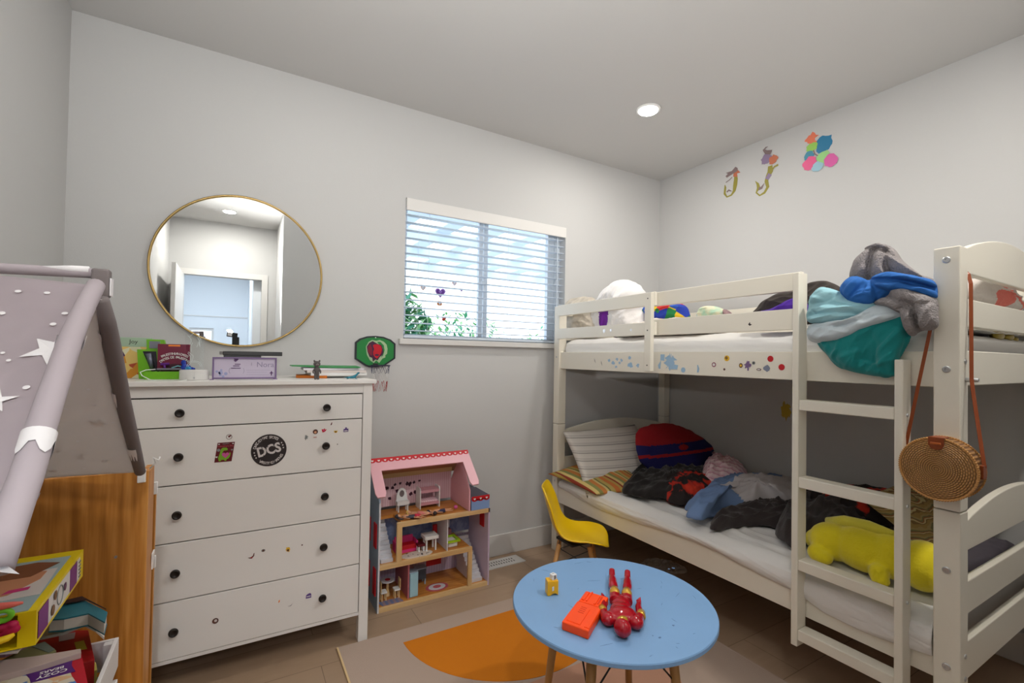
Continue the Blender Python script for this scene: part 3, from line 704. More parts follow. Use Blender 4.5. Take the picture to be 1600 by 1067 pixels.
# ------------------------------------------------------------------ mini basketball hoop
hp = empty('basketball_hoop', (.66, YB, 1.27), 'mini basketball hoop with green backboard and red lion emblem on the wall', 'hoop')
hx, hz = .660, 1.266
outl = [(-.108, -.040), (-.108, .050), (-.085, .070), (-.045, .084), (0, .088), (.045, .084), (.085, .070), (.112, .048), (.112, -.035), (.05, -.078), (-.03, -.085), (-.05, -.078)]
obj('backboard', plate(nb(), (hx, YB-.012+.012, hz), (1, 0, 0), (0, 0, 1), outl, .010), mat('board_rim', rgb(38, 40, 48), .4), hp, bev=.001)
obj('board_face', plate(nb(), (hx, YB-.010, hz), (1, 0, 0), (0, 0, 1), [(a*.91, b*.90) for a, b in outl], .0012), mat('board_green', rgb(36, 128, 62), .35), hp)
lion = [('pale', [(-.055, -.01), (-.060, .03), (-.045, .058), (-.025, .070), (0, .066), (.02, .072), (.045, .062), (.062, .045), (.068, .02), (.066, -.01), (.055, -.02), (.056, -.032), (.038, -.04), (.02, -.066), (.002, -.05), (-.012, -.066), (-.035, -.05), (-.052, -.02)], rgb(165, 190, 150), 0),
        ('field', [(.03, -.035), (.042, -.02), (.05, .01), (.045, .04), (.025, .06), (.005, .06), (.012, .05), (.04, .025), (.042, 0)], rgb(36, 128, 62), 1),
        ('mane', [(-.050, 0), (-.055, .03), (-.042, .052), (-.022, .064), (0, .052), (.012, .046), (.03, .042), (.040, .02), (.044, -.002), (.036, -.02), (.022, -.03), (.010, -.05), (-.002, -.045), (-.018, -.058), (-.022, -.036), (-.038, -.03)], rgb(70, 25, 60), 2),
        ('side', [(-.048, .0), (-.048, .03), (-.034, .046), (-.024, .02), (-.022, -.02), (-.032, -.022)], rgb(125, 25, 50), 3),
        ('head', [(-.020, .038), (-.012, .044), (.008, .046), (.028, .036), (.034, .016), (.030, -.006), (.018, -.026), (.006, -.040), (-.006, -.032), (-.016, -.018), (-.018, 0), (-.012, .016)], rgb(195, 18, 38), 4),
        ('mouth', [(-.010, -.016), (.004, -.012), (.020, -.016), (.012, -.024), (-.004, -.024)], rgb(70, 25, 60), 5)]
for n_, pts, c_, k in lion:
    obj('emblem_'+n_, plate(nb(), (hx, YB-.0113-.0006*k, hz), (1, 0, 0), (0, 0, 1), [(a*.92+.004, b*.92) for a, b in pts], .0006), mat('lion_'+n_, c_, .4), hp)
obj('hole', plate(nb(), (hx, YB-.0120, hz+.078), (1, 0, 0), (0, 0, 1), circ(.003, 12), .0008), M_white, hp)
rc = V((hx+.012, YB-.075, 1.193)); rr = .050
obj('bracket', B(hx-.012, hx+.012, YB-.03, YB-.011, 1.186, 1.204), M_black, hp, bev=.002)
obj('rim', tube(nb(), [rc+V((rr*cos(2*pi*k/32), rr*sin(2*pi*k/32), 0)) for k in range(32)], .003, 8, closed=True), mat('rim_navy', rgb(35, 38, 60), .4), hp, smooth=True)
def netband(z0, z1, r0, r1, n, ph):
    bm = nb()
    for k in range(n):
        a = 2*pi*(k+ph)/n; b = 2*pi*(k+ph+.5)/n; c_ = 2*pi*(k+ph+1)/n
        tube(bm, [rc+V((r0*cos(a), r0*sin(a), z0-rc.z)), rc+V((r1*cos(b), r1*sin(b), z1-rc.z)), rc+V((r0*cos(c_), r0*sin(c_), z0-rc.z))], .0011, 5)
    return bm
nt = obj('net', netband(1.192, 1.150, .049, .044, 8, 0), mat('net_navy', rgb(60, 62, 95), .7), hp); nt['label'] = 'dark blue top band of the net'
bm = netband(1.110, 1.150, .040, .044, 8, 0)
nt = obj('net', bm, mat('net_white', (.68, .67, .66, 1), .8), hp); nt['label'] = 'white middle band of the net'
bm = netband(1.110, 1.055, .040, .034, 8, 0)
nt = obj('net', bm, mat('net_red', rgb(170, 50, 45), .7), hp); nt['label'] = 'red bottom band of the net'

# ------------------------------------------------------------------ bunk bed
BX, BX2, BY0, BY1 = 1.815, 2.862, .515, 2.535
bed = empty('bunk_bed', ((BX+BX2)/2, (BY0+BY1)/2, 0), 'cream painted wooden bunk bed with slatted guard rails along the right wall', 'bed')
def bpost(x0, x1, y0, y1):
    obj('post', B(x0, x1, y0, y1, 0, .818), M_bed, bed, bev=.003)
    obj('upper_post', B(x0, x1, y0, y1, .821, 1.598 if y0 < 1 else 1.588), M_bed, bed, bev=.003)
bpost(BX, BX+.06, BY0, BY0+.062); bpost(BX, BX+.06, BY1-.055, BY1)
bpost(BX2-.06, BX2, BY0, BY0+.062); bpost(BX2-.06, BX2, BY1-.055, BY1)
def board(name, y0, y1, z0, z1, arch=0):
    x0, x1 = BX+.06, BX2-.06
    if not arch: return obj(name, B(x0, x1, y0, y1, z0, z1), M_bed, bed, bev=.003)
    pts = [(x0, y0, z0), (x1, y0, z0), (x1, y0, z1)]
    for k in range(1, 24):
        t = k/24; s = sin(pi*t)**.8; pts.append((x1+(x0-x1)*t, y0, z1+arch*s))
    pts.append((x0, y0, z1))
    return obj(name, prism(nb(), pts, (0, y1-y0, 0)), M_bed, bed, bev=.003)
for y0, y1, nm in ((BY0+.012, BY0+.034, 'footboard'), (BY1-.034, BY1-.012, 'headboard')):
    board(nm+'_arch', y0, y1, 1.527, 1.590, .082); board(nm+'_slat', y0, y1, 1.365, 1.450); board(nm+'_rail', y0, y1, 1.186, 1.292)
    board(nm+'_arch', y0, y1, .690, .768, .060); board(nm+'_slat', y0, y1, .500, .598); board(nm+'_rail', y0, y1, .308, .420)
RX = 1.830
ys, ye = BY0+.06, BY1-.053
obj('side_rail', B(RX, RX+.022, ys, ye, 1.180, 1.288), M_bed, bed, bev=.002)
lower_rail = obj('side_rail', B(RX, RX+.022, ys, ye, .312, .422), M_bed, bed, bev=.002)
obj('side_rail', B(BX2-.03, BX2-.008, ys, ye, 1.180, 1.288), M_bed, bed, bev=.002)
obj('side_rail', B(BX2-.03, BX2-.008, ys, ye, .312, .422), M_bed, bed, bev=.002)
for z0, z1 in ((1.372, 1.452), (1.520, 1.590)):
    obj('guard_rail', B(RX-.004, RX+.018, .968, 1.70, z0, z1), M_bed, bed, bev=.003)
    obj('guard_rail', B(RX+.034, RX+.056, ys+.01, ye, z0, z1) if False else B(BX2-.03, BX2-.008, ys, ye, z0, z1), M_bed, bed, bev=.003)
for z0, z1 in ((1.372, 1.438), (1.520, 1.590)): obj('guard_rail', B(1.800, 1.820, 1.66, 2.482, z0, z1), M_bed, bed, bev=.003)
gp = obj('guard_post', B(1.776, 1.800, 1.662, 1.704, 1.190, 1.585), M_bed, bed, bev=.002)
for z in (1.22, 1.395, 1.555): obj('screw', cyl(nb(), (1.776, 1.683, z), (1.7745, 1.683, z), .0035, seg=10), M_drg, gp)
def bolt(p, d, r=.010, h=.004): return obj('bolt', lathe(nb(), p, [(0, 0), (r, 0), (r, h*.6), (r*.8, h), (r*.35, h), (r*.3, h*.5), (0, h*.5)], d, 18), M_steel, bed, smooth=False)
for z in (1.560, 1.235, .645, .365): bolt((BX, BY0+.031, z), (-1, 0, 0))
for z in (1.258, .400, .335): bolt((BX+.036, BY0, z), (0, -1, 0), .007, .003)
bolt((BX+.042, BY0, 1.205), (0, -1, 0), .007, .028)
for z in (1.255, .45): bolt((BX, BY1-.028, z), (-1, 0, 0), .006, .002)
for i in range(13):
    y = .64+i*.148
    for z in (1.196, .33): obj('base_slat', B(BX+.037, BX2-.03, y, y+.07, z, z+.018), M_pine, bed)
# ladder
lad = obj('ladder', B(1.768, 1.826, .945, .968, .222, 1.578), M_bed, bed, bev=.003)
obj('ladder_stile', B(1.768, 1.826, .634, .657, .222, 1.262), M_bed, lad, bev=.003)
for z in (1.112, .832, .534, .284):
    obj('ladder_rung', B(1.771, 1.824, .657, .945, z-.038, z), M_bed, lad, bev=.003)
for z in (1.09, .81, .515, .262): obj('bolt', lathe(nb(), (1.797, .634, z), [(0, 0), (.006, 0), (.005, .003), (0, .003)], (0, -1, 0), 14), M_steel, lad)
# stickers on the upper side rail
def bsticker(px, py, shapes, label, x=RX, par=None):
    c = W(px, py, 'x', x-.0004); bm = nb(); ms = []
    for i, (pts, m) in enumerate(shapes):
        plate(bm, c-V((.0005*i, 0, 0)), (0, -1, 0), (0, 0, 1), pts, .0005, i); ms.append(m)
    o = obj('sticker', bm, ms, par or bed); o['label'] = label
bsticker(1043, 567, [([(-.055, -.030), (-.045, -.030), (-.040, .015), (-.05, .0), (-.06, -.012)], P_lb), ([(-.045, .012), (-.020, .010), (-.018, .042), (-.044, .042)], P_lb), (splat(.034, 8, 40, .5, .018, .004, 1.05, 1.05), P_lb), ([(.02, -.03), (.06, -.03), (.065, -.01), (.03, -.005)], P_lb)], 'large torn pale blue sticker')
bsticker(1067.5, 578, [(circ(.0125, 18), P_lb)], 'small pale blue round sticker')
bsticker(1090, 576, [([(-.003, -.018), (.006, -.016), (.009, 0), (.003, .016), (-.002, .018), (-.001, 0)], P_lb)], 'pale blue crescent sticker')
bsticker(1115.5, 569.7, [(circ(.0105, 18), pm('plum', 130, 50, 80)), (circ(.0065, 14), P_w2)], 'small plum ring sticker')
bsticker(1135.7, 559.8, [(circ(.0125, 20), P_yel), ([(-.009, 0), (-.002, .009), (.002, .007), (-.005, -.002)], P_brn), ([(-.002, -.006), (.006, .002), (.004, .005), (-.004, -.003)], P_brn)], 'yellow round smiling sticker')
bsticker(1131.8, 577, [(circ(.005, 12), P_brn)], 'tiny brown dot sticker')
bsticker(1157.6, 571, [(circ(.0085, 14, ry=.010), P_brn), (circ(.005, 12), P_yel)], 'small amber ring sticker')
bsticker(1168.7, 570, [(splat(.016, 12, 22, .55), pm('mauve', 120, 95, 135)), ([(-.002, -.024), (.003, -.024), (.003, -.008), (-.002, -.008)], P_vio)], 'ragged mauve sticker')
bsticker(1177.6, 567, [(circ(.007, 14), P_grey), (circ(.003, 10), P_blk)], 'small grey eye sticker')
bsticker(1185.7, 577.3, [(circ(.010, 18, ry=.005), P_brn), (circ(.007, 14, ry=.0025), P_w2)], 'small flat oval sticker')
bsticker(1197.8, 575.5, [(splat(.013, 15, 18, .25), pm('slate', 125, 132, 150))], 'slate blue blot sticker')
bsticker(1203.8, 560.6, [(circ(.0122, 24), P_r2)], 'upper red round sticker')
bsticker(1221.3, 573.6, [(circ(.0122, 24), P_r2)], 'lower red round sticker')
bsticker(1171.8, 506, [([(-.008, -.002), (0, .008), (.001, 0), (.009, -.003), (-.001, -.008)], P_blk)], 'tiny dark torn sticker', RX-.004)
for k, (px, py, s_, sd) in enumerate(((952, 563, 5, 1), (958, 567, 6, 2), (964, 561, 5, 3), (971, 563, 5, 4), (968, 567, 4, 5), (985, 570, 9, 6), (996.5, 571, 6, 7), (984, 559, 5, 8), (962.5, 573, 4, 9))):
    bsticker(px, py, [(splat(.0022*s_, sd*3, 12, .5, 0, 0, 1, .8), P_lb)], 'scrap of pale blue sticker')
for k, (px, py) in enumerate(((929.6, 564), (940, 568))):
    bsticker(px, py, [([(-.006, .016), (.0, .004), (.006, -.012), (.001, -.004), (-.003, .002)], P_blk)], 'thin dark scratch-like sticker scrap')
for k, (px, py) in enumerate(((944, 517), (954.5, 516), (986, 515.5))):
    bsticker(px, py, [(splat(.011-.002*k, k+30, 12, .3), mat('sticker_silver', (.75, .76, .78, 1), .2, .3))], 'silvery peeled sticker', 1.800)

# mattresses and sheets
M_matt = mat('mattress_white', (.72, .71, .70, 1), .9)
def slab(x0, x1, y0, y1, z0, z1): return B(x0, x1, y0, y1, z0, z1)
um = empty('mattress', (2.33, 1.5, 1.214), 'upper bunk mattress under a smooth white sheet', 'mattress')
obj('core', slab(1.875, 2.80, .585, 2.455, 1.214, 1.352), M_matt, um, bev=.02, seg=4)
def sheet(x0, x1, y0, y1, ztop, hem, amp, seed, nx=60, ny=150, frontx=None):
    bm = nb(); g = []
    for j in range(ny+1):
        y = y0+(y1-y0)*j/ny; row = []; hz_ = hem(y)
        L1 = x1-x0; Ls = ztop-hz_; tot = L1+Ls
        for i in range(nx+1):
            t = i/nx
            s = L1*(t/.62) if t < .62 else L1+Ls*(t-.62)/.38
            q = noise.noise(V((s*2.2+seed, y*1.1, seed)))*.05
            f = (max(0, 1-abs(noise.noise(V(((s+q)*13, y*1.6+seed, seed))))*3)**1.4+.6*max(0, 1-abs(noise.noise(V(((s-q*1.4+y*.25)*17, y*2.2+seed, seed+5))))*3)**1.4-.6)*amp + noise.noise(V((s*4, y*3, seed)))*amp
            if s < L1:
                e = max(0, (s-(L1-.06))/.06); x = x1-s-.0*e; z = ztop+f*.8-.028*e*e
            else:
                d = (s-L1)/max(Ls, 1e-4); x = x0-.006-.010*sin(pi*d)*(1 if frontx is None else .3)-abs(f)*.35; z = ztop-.028-(Ls-.028)*d
            row.append(bm.verts.new((x, y, z)))
        g.append(row)
    for j in range(ny):
        for i in range(nx): bm.faces.new((g[j][i], g[j+1][i], g[j+1][i+1], g[j][i+1]))
    return bm
def solid(o, t=.003):
    s = o.modifiers.new('solid', 'SOLIDIFY'); s.thickness = t; s.offset = -1; return o
solid(obj('sheet', sheet(1.868, 2.80, .58, 2.46, 1.372, lambda y: 1.262, .006, 3), M_sheet, um, smooth=True))
lm = empty('mattress', (2.33, 1.5, .348), 'lower bunk mattress with a rumpled white sheet hanging over the rail', 'mattress')
obj('core', slab(1.87, 2.80, .585, 2.455, .349, .455), M_matt, lm, bev=.02, seg=4)
def hem(y):
    return .405 + .018*sin(y*5.2+.4) - (.028 if y < .98 else 0)*min(1, (.98-y)/.1 if y < .98 else 0)+.008*noise.noise(V((y*6, 0, 0)))
solid(obj('sheet', sheet(1.832, 2.80, .58, 2.46, .484, hem, .013, 8, nx=110, ny=220), M_sheet, lm, smooth=True))

# ------------------------------------------------------------------ bedding and clothes, lower bunk
zb = .49
# pillow from four corners
def pillow(corners, T, m, name, label, amp=.006, sag=.0, n=26, cat='pillow', group=None, back=.7, seed=0, pinch=.06):
    a, b, c, d = [V(p) for p in corners]   # TL TR BR BL
    N = (b-a).cross(d-a).normalized()
    if N.dot(V((0, 0, 1.25))-(a+c)/2+V((-1, -1, 1))) < 0: N = -N
    bm = nb(); fr = []; bkk = []
    for j in range(n+1):
        r1 = []; r2 = []
        for i in range(n+1):
            u = i/n; v = j/n
            uu = u; vv = v
            # concave edges between pointed corners
            uu = u+(0.5-u)*pinch*sin(pi*v); vv = v+(.5-v)*pinch*sin(pi*u)
            p = a.lerp(b, uu).lerp(d.lerp(c, uu), vv)
            h = (sin(pi*u)*sin(pi*v))**.45 if 0 < u < 1 and 0 < v < 1 else 0
            f = (1-abs(noise.noise(V((u*3.5+seed, v*2.2, seed))))*2)*amp+noise.noise(V((u*7, v*7, seed+4)))*amp*.5
            r1.append(p+N*(T*h+f*h)); r2.append(p-N*(T*back*h))
        fr.append(r1); bkk.append(r2)
    vs = {}
    def vert(s, j, i):
        if i in (0, n) or j in (0, n): s = 0
        k = (s, j, i)
        if k not in vs: vs[k] = bm.verts.new((fr if s == 0 else bkk)[j][i])
        return vs[k]
    for s in (0, 1):
        for j in range(n):
            for i in range(n): bm.faces.new((vert(s, j, i), vert(s, j+1, i), vert(s, j+1, i+1), vert(s, j, i+1)))
    o = obj(name, bm, m, smooth=True); return tag(o, label, cat, group)
M_strp = ramp_mat('pillow_grey_stripes', 'wave', [(0, rgb(222, 216, 208)), (.44, rgb(222, 216, 208)), (.52, rgb(140, 134, 130)), (.62, rgb(222, 216, 208)), (.84, rgb(196, 190, 184)), (.9, rgb(222, 216, 208))], scale=(1, 1, 1), tscale=7.6, bands='Z', rough=.9)
M_orn = ramp_mat('ornate_stripes', 'wave', [(0, rgb(196, 172, 96)), (.14, rgb(206, 120, 60)), (.30, rgb(190, 160, 80)), (.40, rgb(150, 60, 40)), (.48, rgb(214, 190, 120)), (.60, rgb(140, 140, 80)), (.72, rgb(206, 130, 66)), (.86, rgb(216, 196, 130)), (.94, rgb(120, 120, 66))], scale=(1, .25, 1), tscale=2.1, dist=.6, bands='X', rough=.9, interp='CONSTANT')
orn = pillow([(1.755, 2.50, .500), (2.30, 2.47, .60), (2.04, 1.90, .50), (1.795, 2.08, .470)], .035, M_orn, 'ornate_pillow', 'flat pillow with orange and yellow ethnic stripes under the grey-striped pillow', seed=2, back=.3)
pillow([(1.825, 2.44, .775), (2.46, 2.44, .785), (2.45, 2.16, .560), (1.800, 2.16, .430)], .060, M_strp, 'striped_pillow', 'white pillow with thin grey stripes leaning on the headboard of the lower bunk', seed=5, back=.35, pinch=.05)
M_rb = ramp_mat('red_blue_bands', 'wave', [(0, rgb(40, 70, 130)), (.10, rgb(28, 28, 92)), (.33, rgb(28, 28, 92)), (.36, rgb(125, 22, 34)), (.44, rgb(125, 22, 34)), (.45, rgb(24, 24, 84)), (.62, rgb(24, 24, 84)), (.635, rgb(150, 18, 26))], tscale=1.0, bands='Z', rough=.85, interp='CONSTANT')
pts = Wl([(1000, 700), (1003, 680), (1020, 668), (1045, 664), (1072, 667), (1097, 680), (1114, 698), (1122, 718), (1110, 738), (1070, 745), (1030, 742), (1005, 725)], 'y', 2.05)
for p in pts: p.y = 2.03+(p.z-.5)*.25; p.x = min(p.x, 2.82)
bm = puff(pts, (0, -.97, .25), .055, amp=.003, freq=6, seed=2)
for v_ in bm.verts: v_.co.z = max(v_.co.z, .488)
for f_ in bm.faces:
    z_ = f_.calc_center_median().z; x_ = f_.calc_center_median().x; f_.material_index = 1 if (.668 < z_ < .722 and ((x_-2.47)/.045)**2+((z_-.695)/.018)**2 > 1) or z_ < .650 else 0
tag(obj('round_cushion', bm, [mat('cushion_red', rgb(150, 18, 28), .9), mat('cushion_navy', rgb(26, 26, 88), .9)], smooth=True), 'round red cushion with dark blue bands at the head of the lower bunk', 'cushion')
M_blk = mat('black_fleece', rgb(30, 26, 26), .95, bump=.15, bs=180, sheen=.2)
M_cha = mat('charcoal_fleece', rgb(48, 40, 40), .95, bump=.15, bs=180, sheen=.2)
M_redblk = ramp_mat('red_black_print', 'noise', [(0, rgb(34, 26, 26)), (.50, rgb(34, 26, 26)), (.54, rgb(190, 42, 26)), (.70, rgb(210, 60, 34))], tscale=9, rough=.95)
M_pw = ramp_mat('pink_white_check', 'wave', [(0, rgb(236, 210, 214)), (.5, rgb(214, 160, 176)), (.75, rgb(226, 190, 200))], tscale=9, bands='DIAGONAL', rough=.9, interp='CONSTANT')
M_lbl = mat('light_blue_fleece', rgb(108, 134, 176), .9, bump=.12, bs=160)
M_gw = mat('pale_grey_cotton', rgb(188, 184, 186), .9, bump=.1, bs=160)
z1 = .50
def on_bed(px, z=.50): return [V((min(p.x, 2.80), p.y, p.z)) for p in Wl(px, 'z', z)]
UPZ = (0, 0, 1)
cloth('black_fleece_top', on_bed([(976, 728), (990, 722), (1030, 722), (1075, 726), (1100, 728), (1128, 745), (1100, 765), (1060, 785), (1036, 779), (1004, 778), (972, 768), (985, 752)], .51), UPZ, .075, M_blk, 'crumpled black fleece top beside the striped pillow', amp=.022, freq=11, ang=.5, seed=3, floor=.492)
cloth('red_black_blanket', on_bed([(1030, 757), (1060, 748), (1110, 752), (1128, 765), (1096, 785), (1060, 788), (1036, 776)], .51), UPZ, .085, M_redblk, 'black cloth with bright red print beside the black fleece top', amp=.018, freq=10, ang=1.2, seed=7, floor=.493)
cloth('pink_checked_shirt', on_bed([(1098, 738), (1120, 728), (1150, 722), (1164, 742), (1160, 758), (1124, 765), (1102, 764)], .53), UPZ, .12, M_pw, 'pink and white checked shirt bunched against the wall on the lower bunk', amp=.02, freq=14, ang=.3, seed=9, floor=.50)
cloth('charcoal_trousers', on_bed([(1112, 828), (1114, 812), (1135, 800), (1165, 785), (1210, 778), (1262, 780), (1300, 800), (1262, 828), (1215, 824), (1180, 820), (1140, 824)], .50), UPZ, .06, M_cha, 'dark brown trousers lying at the front edge of the lower bunk', amp=.022, freq=9, ang=-.2, seed=11, floor=.493)
cloth('charcoal_blanket', on_bed([(1212, 835), (1222, 810), (1250, 785), (1290, 770), (1340, 775), (1385, 790), (1400, 815), (1365, 832), (1335, 838), (1300, 842), (1260, 850), (1238, 856)], .51), UPZ, .11, M_cha, 'large crumpled charcoal fleece blanket behind the ladder on the lower bunk', amp=.03, freq=8, ang=.2, seed=13, floor=.494)
cloth('plaid_blanket', [V((x, y, .56)) for x, y in ((2.35, 1.25), (2.55, 1.30), (2.76, 1.20), (2.78, .95), (2.70, .78), (2.50, .85), (2.38, 1.0))], UPZ, .10, M_redblk, 'folded red and black blanket against the wall above the charcoal blanket', amp=.015, freq=7, ang=.9, seed=15, floor=.50)
cloth('grey_hooded_jacket', on_bed([(1072, 802), (1076, 790), (1095, 778), (1112, 762), (1140, 752), (1185, 755), (1240, 748), (1262, 760), (1262, 785), (1235, 790), (1200, 784), (1172, 790), (1130, 792), (1108, 806), (1085, 812)], .535), UPZ, .085,
      [M_gw, M_lbl], 'pale grey and light blue jacket lying on top of the dark clothes', amp=.018, freq=11, ang=.25, seed=17, floor=.50,
      mif=lambda u, v: 1 if (u+v*.3 < -.17 or v > .05+.03*sin(u*14)) else 0)
M_orn2 = ramp_mat('ornate_foot_print', 'wave', [(0, rgb(150, 122, 66)), (.25, rgb(120, 92, 48)), (.35, rgb(186, 166, 116)), (.5, rgb(140, 84, 48)), (.62, rgb(112, 104, 64)), (.8, rgb(160, 136, 84))], scale=(1, 1, 1), tscale=11, dist=9, bands='Z', rough=.9, interp='CONSTANT')
pillow([(2.30, .98, .68), (2.78, .98, .70), (2.78, .70, .50), (2.28, .70, .495)], .07, M_orn2, 'ornate_pillow', 'ochre patterned pillow standing at the foot of the lower bunk behind the post', seed=8, back=.3)
M_gpur = mat('grey_mauve_cotton', rgb(84, 78, 86), .9, bump=.1, bs=160)
cloth('grey_cloth', [V((x, y, .50)) for x, y in ((2.28, .66), (2.45, .72), (2.70, .70), (2.78, .64), (2.70, .60), (2.45, .595))], UPZ, .055, M_gpur, 'folded grey-mauve cloth at the foot of the lower bunk beyond the footboard', amp=.008, freq=9, seed=19, floor=.493)
# plain yellow plush animal lying along the front edge
pl = empty('plush_toy', (2.02, .78, .49), 'bright yellow plush animal lying on the front edge of the lower bunk', 'soft toy')
M_ylp = mat('yellow_plush', rgb(240, 222, 30), .95, bump=.25, bs=140, sheen=.4)
bm = nb()
for c_, r_ in (((1.99, .93, .565), (.072, .085, .070)), ((1.99, .83, .570), (.075, .11, .078)), ((2.0, .66, .575), (.085, .075, .082)), ((2.0, .745, .575), (.075, .09, .078)),
               ((1.925, .955, .527), (.038, .034, .034)), ((1.915, .93, .520), (.030, .034, .026)), ((2.01, 1.005, .545), (.045, .035, .04)),
               ((1.92, .755, .530), (.030, .032, .034)), ((1.905, .745, .512), (.022, .03, .018)), ((1.97, .585 + .02, .56), (.05, .03, .05))): ell(bm, c_, r_)
obj('body', melt(bm, .006, 8), M_ylp, pl, smooth=True)
bm = nb(); tube(bm, [(2.02, .965, .625), (2.01, .90, .648), (2.0, .82, .655), (2.0, .74, .652)], [.016, .021, .022, .012], 12)
obj('tail', bm, mat('yellow_plush_pale', rgb(222, 212, 70), .95, bump=.2, bs=140, sheen=.4), pl, smooth=True)

# ------------------------------------------------------------------ upper bunk
cloth('white_bag', [V((x, 2.13, z)) for x, z in ((0, 0),)] if False else [W(a, b, 'x', 2.10) for a, b in ((925, 520), (928, 490), (940, 468), (955, 448), (975, 437), (995, 442), (1006, 455), (1010, 480), (1008, 525))], (-1, -.1, 0), .14,
      [mat('white_fleece', (.80, .78, .77, 1), .9, bump=.15, bs=160), mat('violet_fabric', rgb(110, 24, 150), .7)], 'white plush bundle with a purple stripe at the head of the upper bunk', 'soft toy', amp=.014, freq=9, ang=1.2, seed=4, back=.6,
      mif=lambda u, v: 1 if (abs(u+.01-.1*v) < .042 and v < .055) else 0, floor=1.378)
cloth('beige_pillowcase', [W(a, b, 'x', 2.02) for a, b in ((884, 522), (885, 480), (893, 468), (915, 464), (932, 470), (936, 500), (934, 524))], (-1, -.1, 0), .08, mat('beige_print', rgb(206, 196, 180), .9, bump=.1, var=.2, vs=20), 'beige printed cloth at the far head corner of the upper bunk', amp=.014, freq=9, seed=6, back=.5, floor=1.378)
M_rain = ramp_mat('rainbow_print', 'voronoi', [(0, rgb(30, 60, 170)), (.3, rgb(30, 130, 70)), (.48, rgb(225, 190, 40)), (.62, rgb(200, 40, 40)), (.8, rgb(40, 90, 190))], scale=(16, 16, 16), interp='CONSTANT', rough=.8)
cloth('rainbow_cloth', [W(a, b, 'x', 2.12) for a, b in ((1012, 500), (1012, 478), (1035, 475), (1060, 473), (1074, 483), (1072, 500))], (-1, 0, .1), .07, M_rain, 'bright multicoloured cloth behind the upper guard rail of the bunk', amp=.012, freq=9, seed=21, back=.6, floor=1.378)
cloth('peach_quilt', [V((x, y, 1.385)) for x, y in ((1.90, 2.0), (2.2, 2.0), (2.25, 1.7), (2.15, 1.45), (1.92, 1.42), (1.885, 1.7))], UPZ, .085, [mat('quilt_peach', rgb(226, 150, 120), .9), mat('quilt_white', rgb(228, 216, 206), .9)], 'white and peach quilt on the upper bunk behind the guard rail', 'quilt', amp=.01, freq=7, seed=22, floor=1.379, mif=lambda u, v: 0 if u > .06 else 1)
cloth('pastel_toy', [W(a, b, 'x', 2.02) for a, b in ((1092, 500), (1096, 482), (1110, 478), (1128, 482), (1138, 492), (1136, 502))], (-1, 0, .1), .05, ramp_mat('pastel_print', 'noise', [(.35, rgb(170, 215, 190)), (.5, rgb(228, 222, 190)), (.65, rgb(180, 205, 215))], tscale=14, rough=.9), 'pale green and cream soft toy behind the upper guard rail', 'soft toy', amp=.008, freq=14, seed=23, back=.8, floor=1.379)
cloth('grey_pink_toy', [W(a, b, 'x', 2.0) for a, b in ((1134, 500), (1132, 484), (1140, 487), (1145, 494), (1144, 502))], (-1, 0, .1), .03, mat('dusty_mauve', rgb(160, 130, 132), .9, var=.3, vs=30), 'small mauve soft toy right of the pastel toy on the upper bunk', 'soft toy', amp=.004, freq=14, seed=24, back=.8, floor=1.379)
M_dgr = mat('dark_grey_knit', rgb(74, 68, 64), .95, bump=.2, bs=120)
cloth('dark_grey_blanket', [W(a, b, 'x', 1.96) for a, b in ((1180, 500), (1184, 482), (1200, 468), (1225, 456), (1258, 446), (1290, 440), (1315, 452), (1318, 480), (1290, 505))], (-1, 0, .2), .05, M_dgr, 'dark grey knitted blanket behind the ladder top on the upper bunk', 'blanket', amp=.02, freq=9, ang=.5, seed=25, back=.8, floor=1.379)
cloth('purple_blanket', [W(a, b, 'x', 1.90) for a, b in ((1181, 500), (1184, 490), (1205, 484), (1225, 474), (1245, 466), (1262, 474), (1264, 502))], (-1, 0, .2), .035, mat('purple_fleece', rgb(78, 40, 150), .9), 'vivid purple blanket in front of the dark grey blanket on the upper bunk', 'blanket', amp=.008, freq=9, ang=.5, seed=26, back=.8, floor=1.379)
# the heap hanging over the side between ladder and post
NX = (-1, -.15, .1)
M_teal = mat('teal_fleece', rgb(8, 128, 128), .9, bump=.12, bs=160, sheen=.2)
M_blue = mat('blue_jersey', rgb(36, 98, 172), .85, bump=.05, bs=200)
M_aqua = mat('pale_aqua_fleece', rgb(150, 196, 206), .9, bump=.15, bs=160)
M_aqw = mat('white_aqua_fleece', rgb(196, 208, 214), .9, bump=.15, bs=160)
M_gk = mat('grey_knit', rgb(150, 144, 144), .95, bump=.9, bs=190)
X_ = lambda x, *p: [W(a, b, 'x', x) for a, b in p]
lobes('teal_blanket', [(X_(1.805, (1276, 530), (1300, 518), (1345, 502), (1385, 476), (1412, 490), (1426, 520), (1412, 550), (1401, 572), (1399, 588), (1372, 588), (1335, 581), (1303, 568)), .030, {}),
      (X_(1.800, (1290, 530), (1310, 520), (1345, 515), (1352, 545), (1345, 580), (1315, 570)), .040, {}), (X_(1.800, (1360, 510), (1395, 495), (1418, 520), (1408, 550), (1398, 585), (1375, 586), (1368, 550)), .038, {}),
      (X_(1.800, (1282, 534), (1325, 545), (1365, 566), (1400, 578), (1398, 588), (1360, 587), (1310, 572)), .034, {})], NX, M_teal, 'teal fleece blanket hanging lowest over the upper side rail', 'blanket', amp=.012, freq=9, ang=1.0, back=.1)
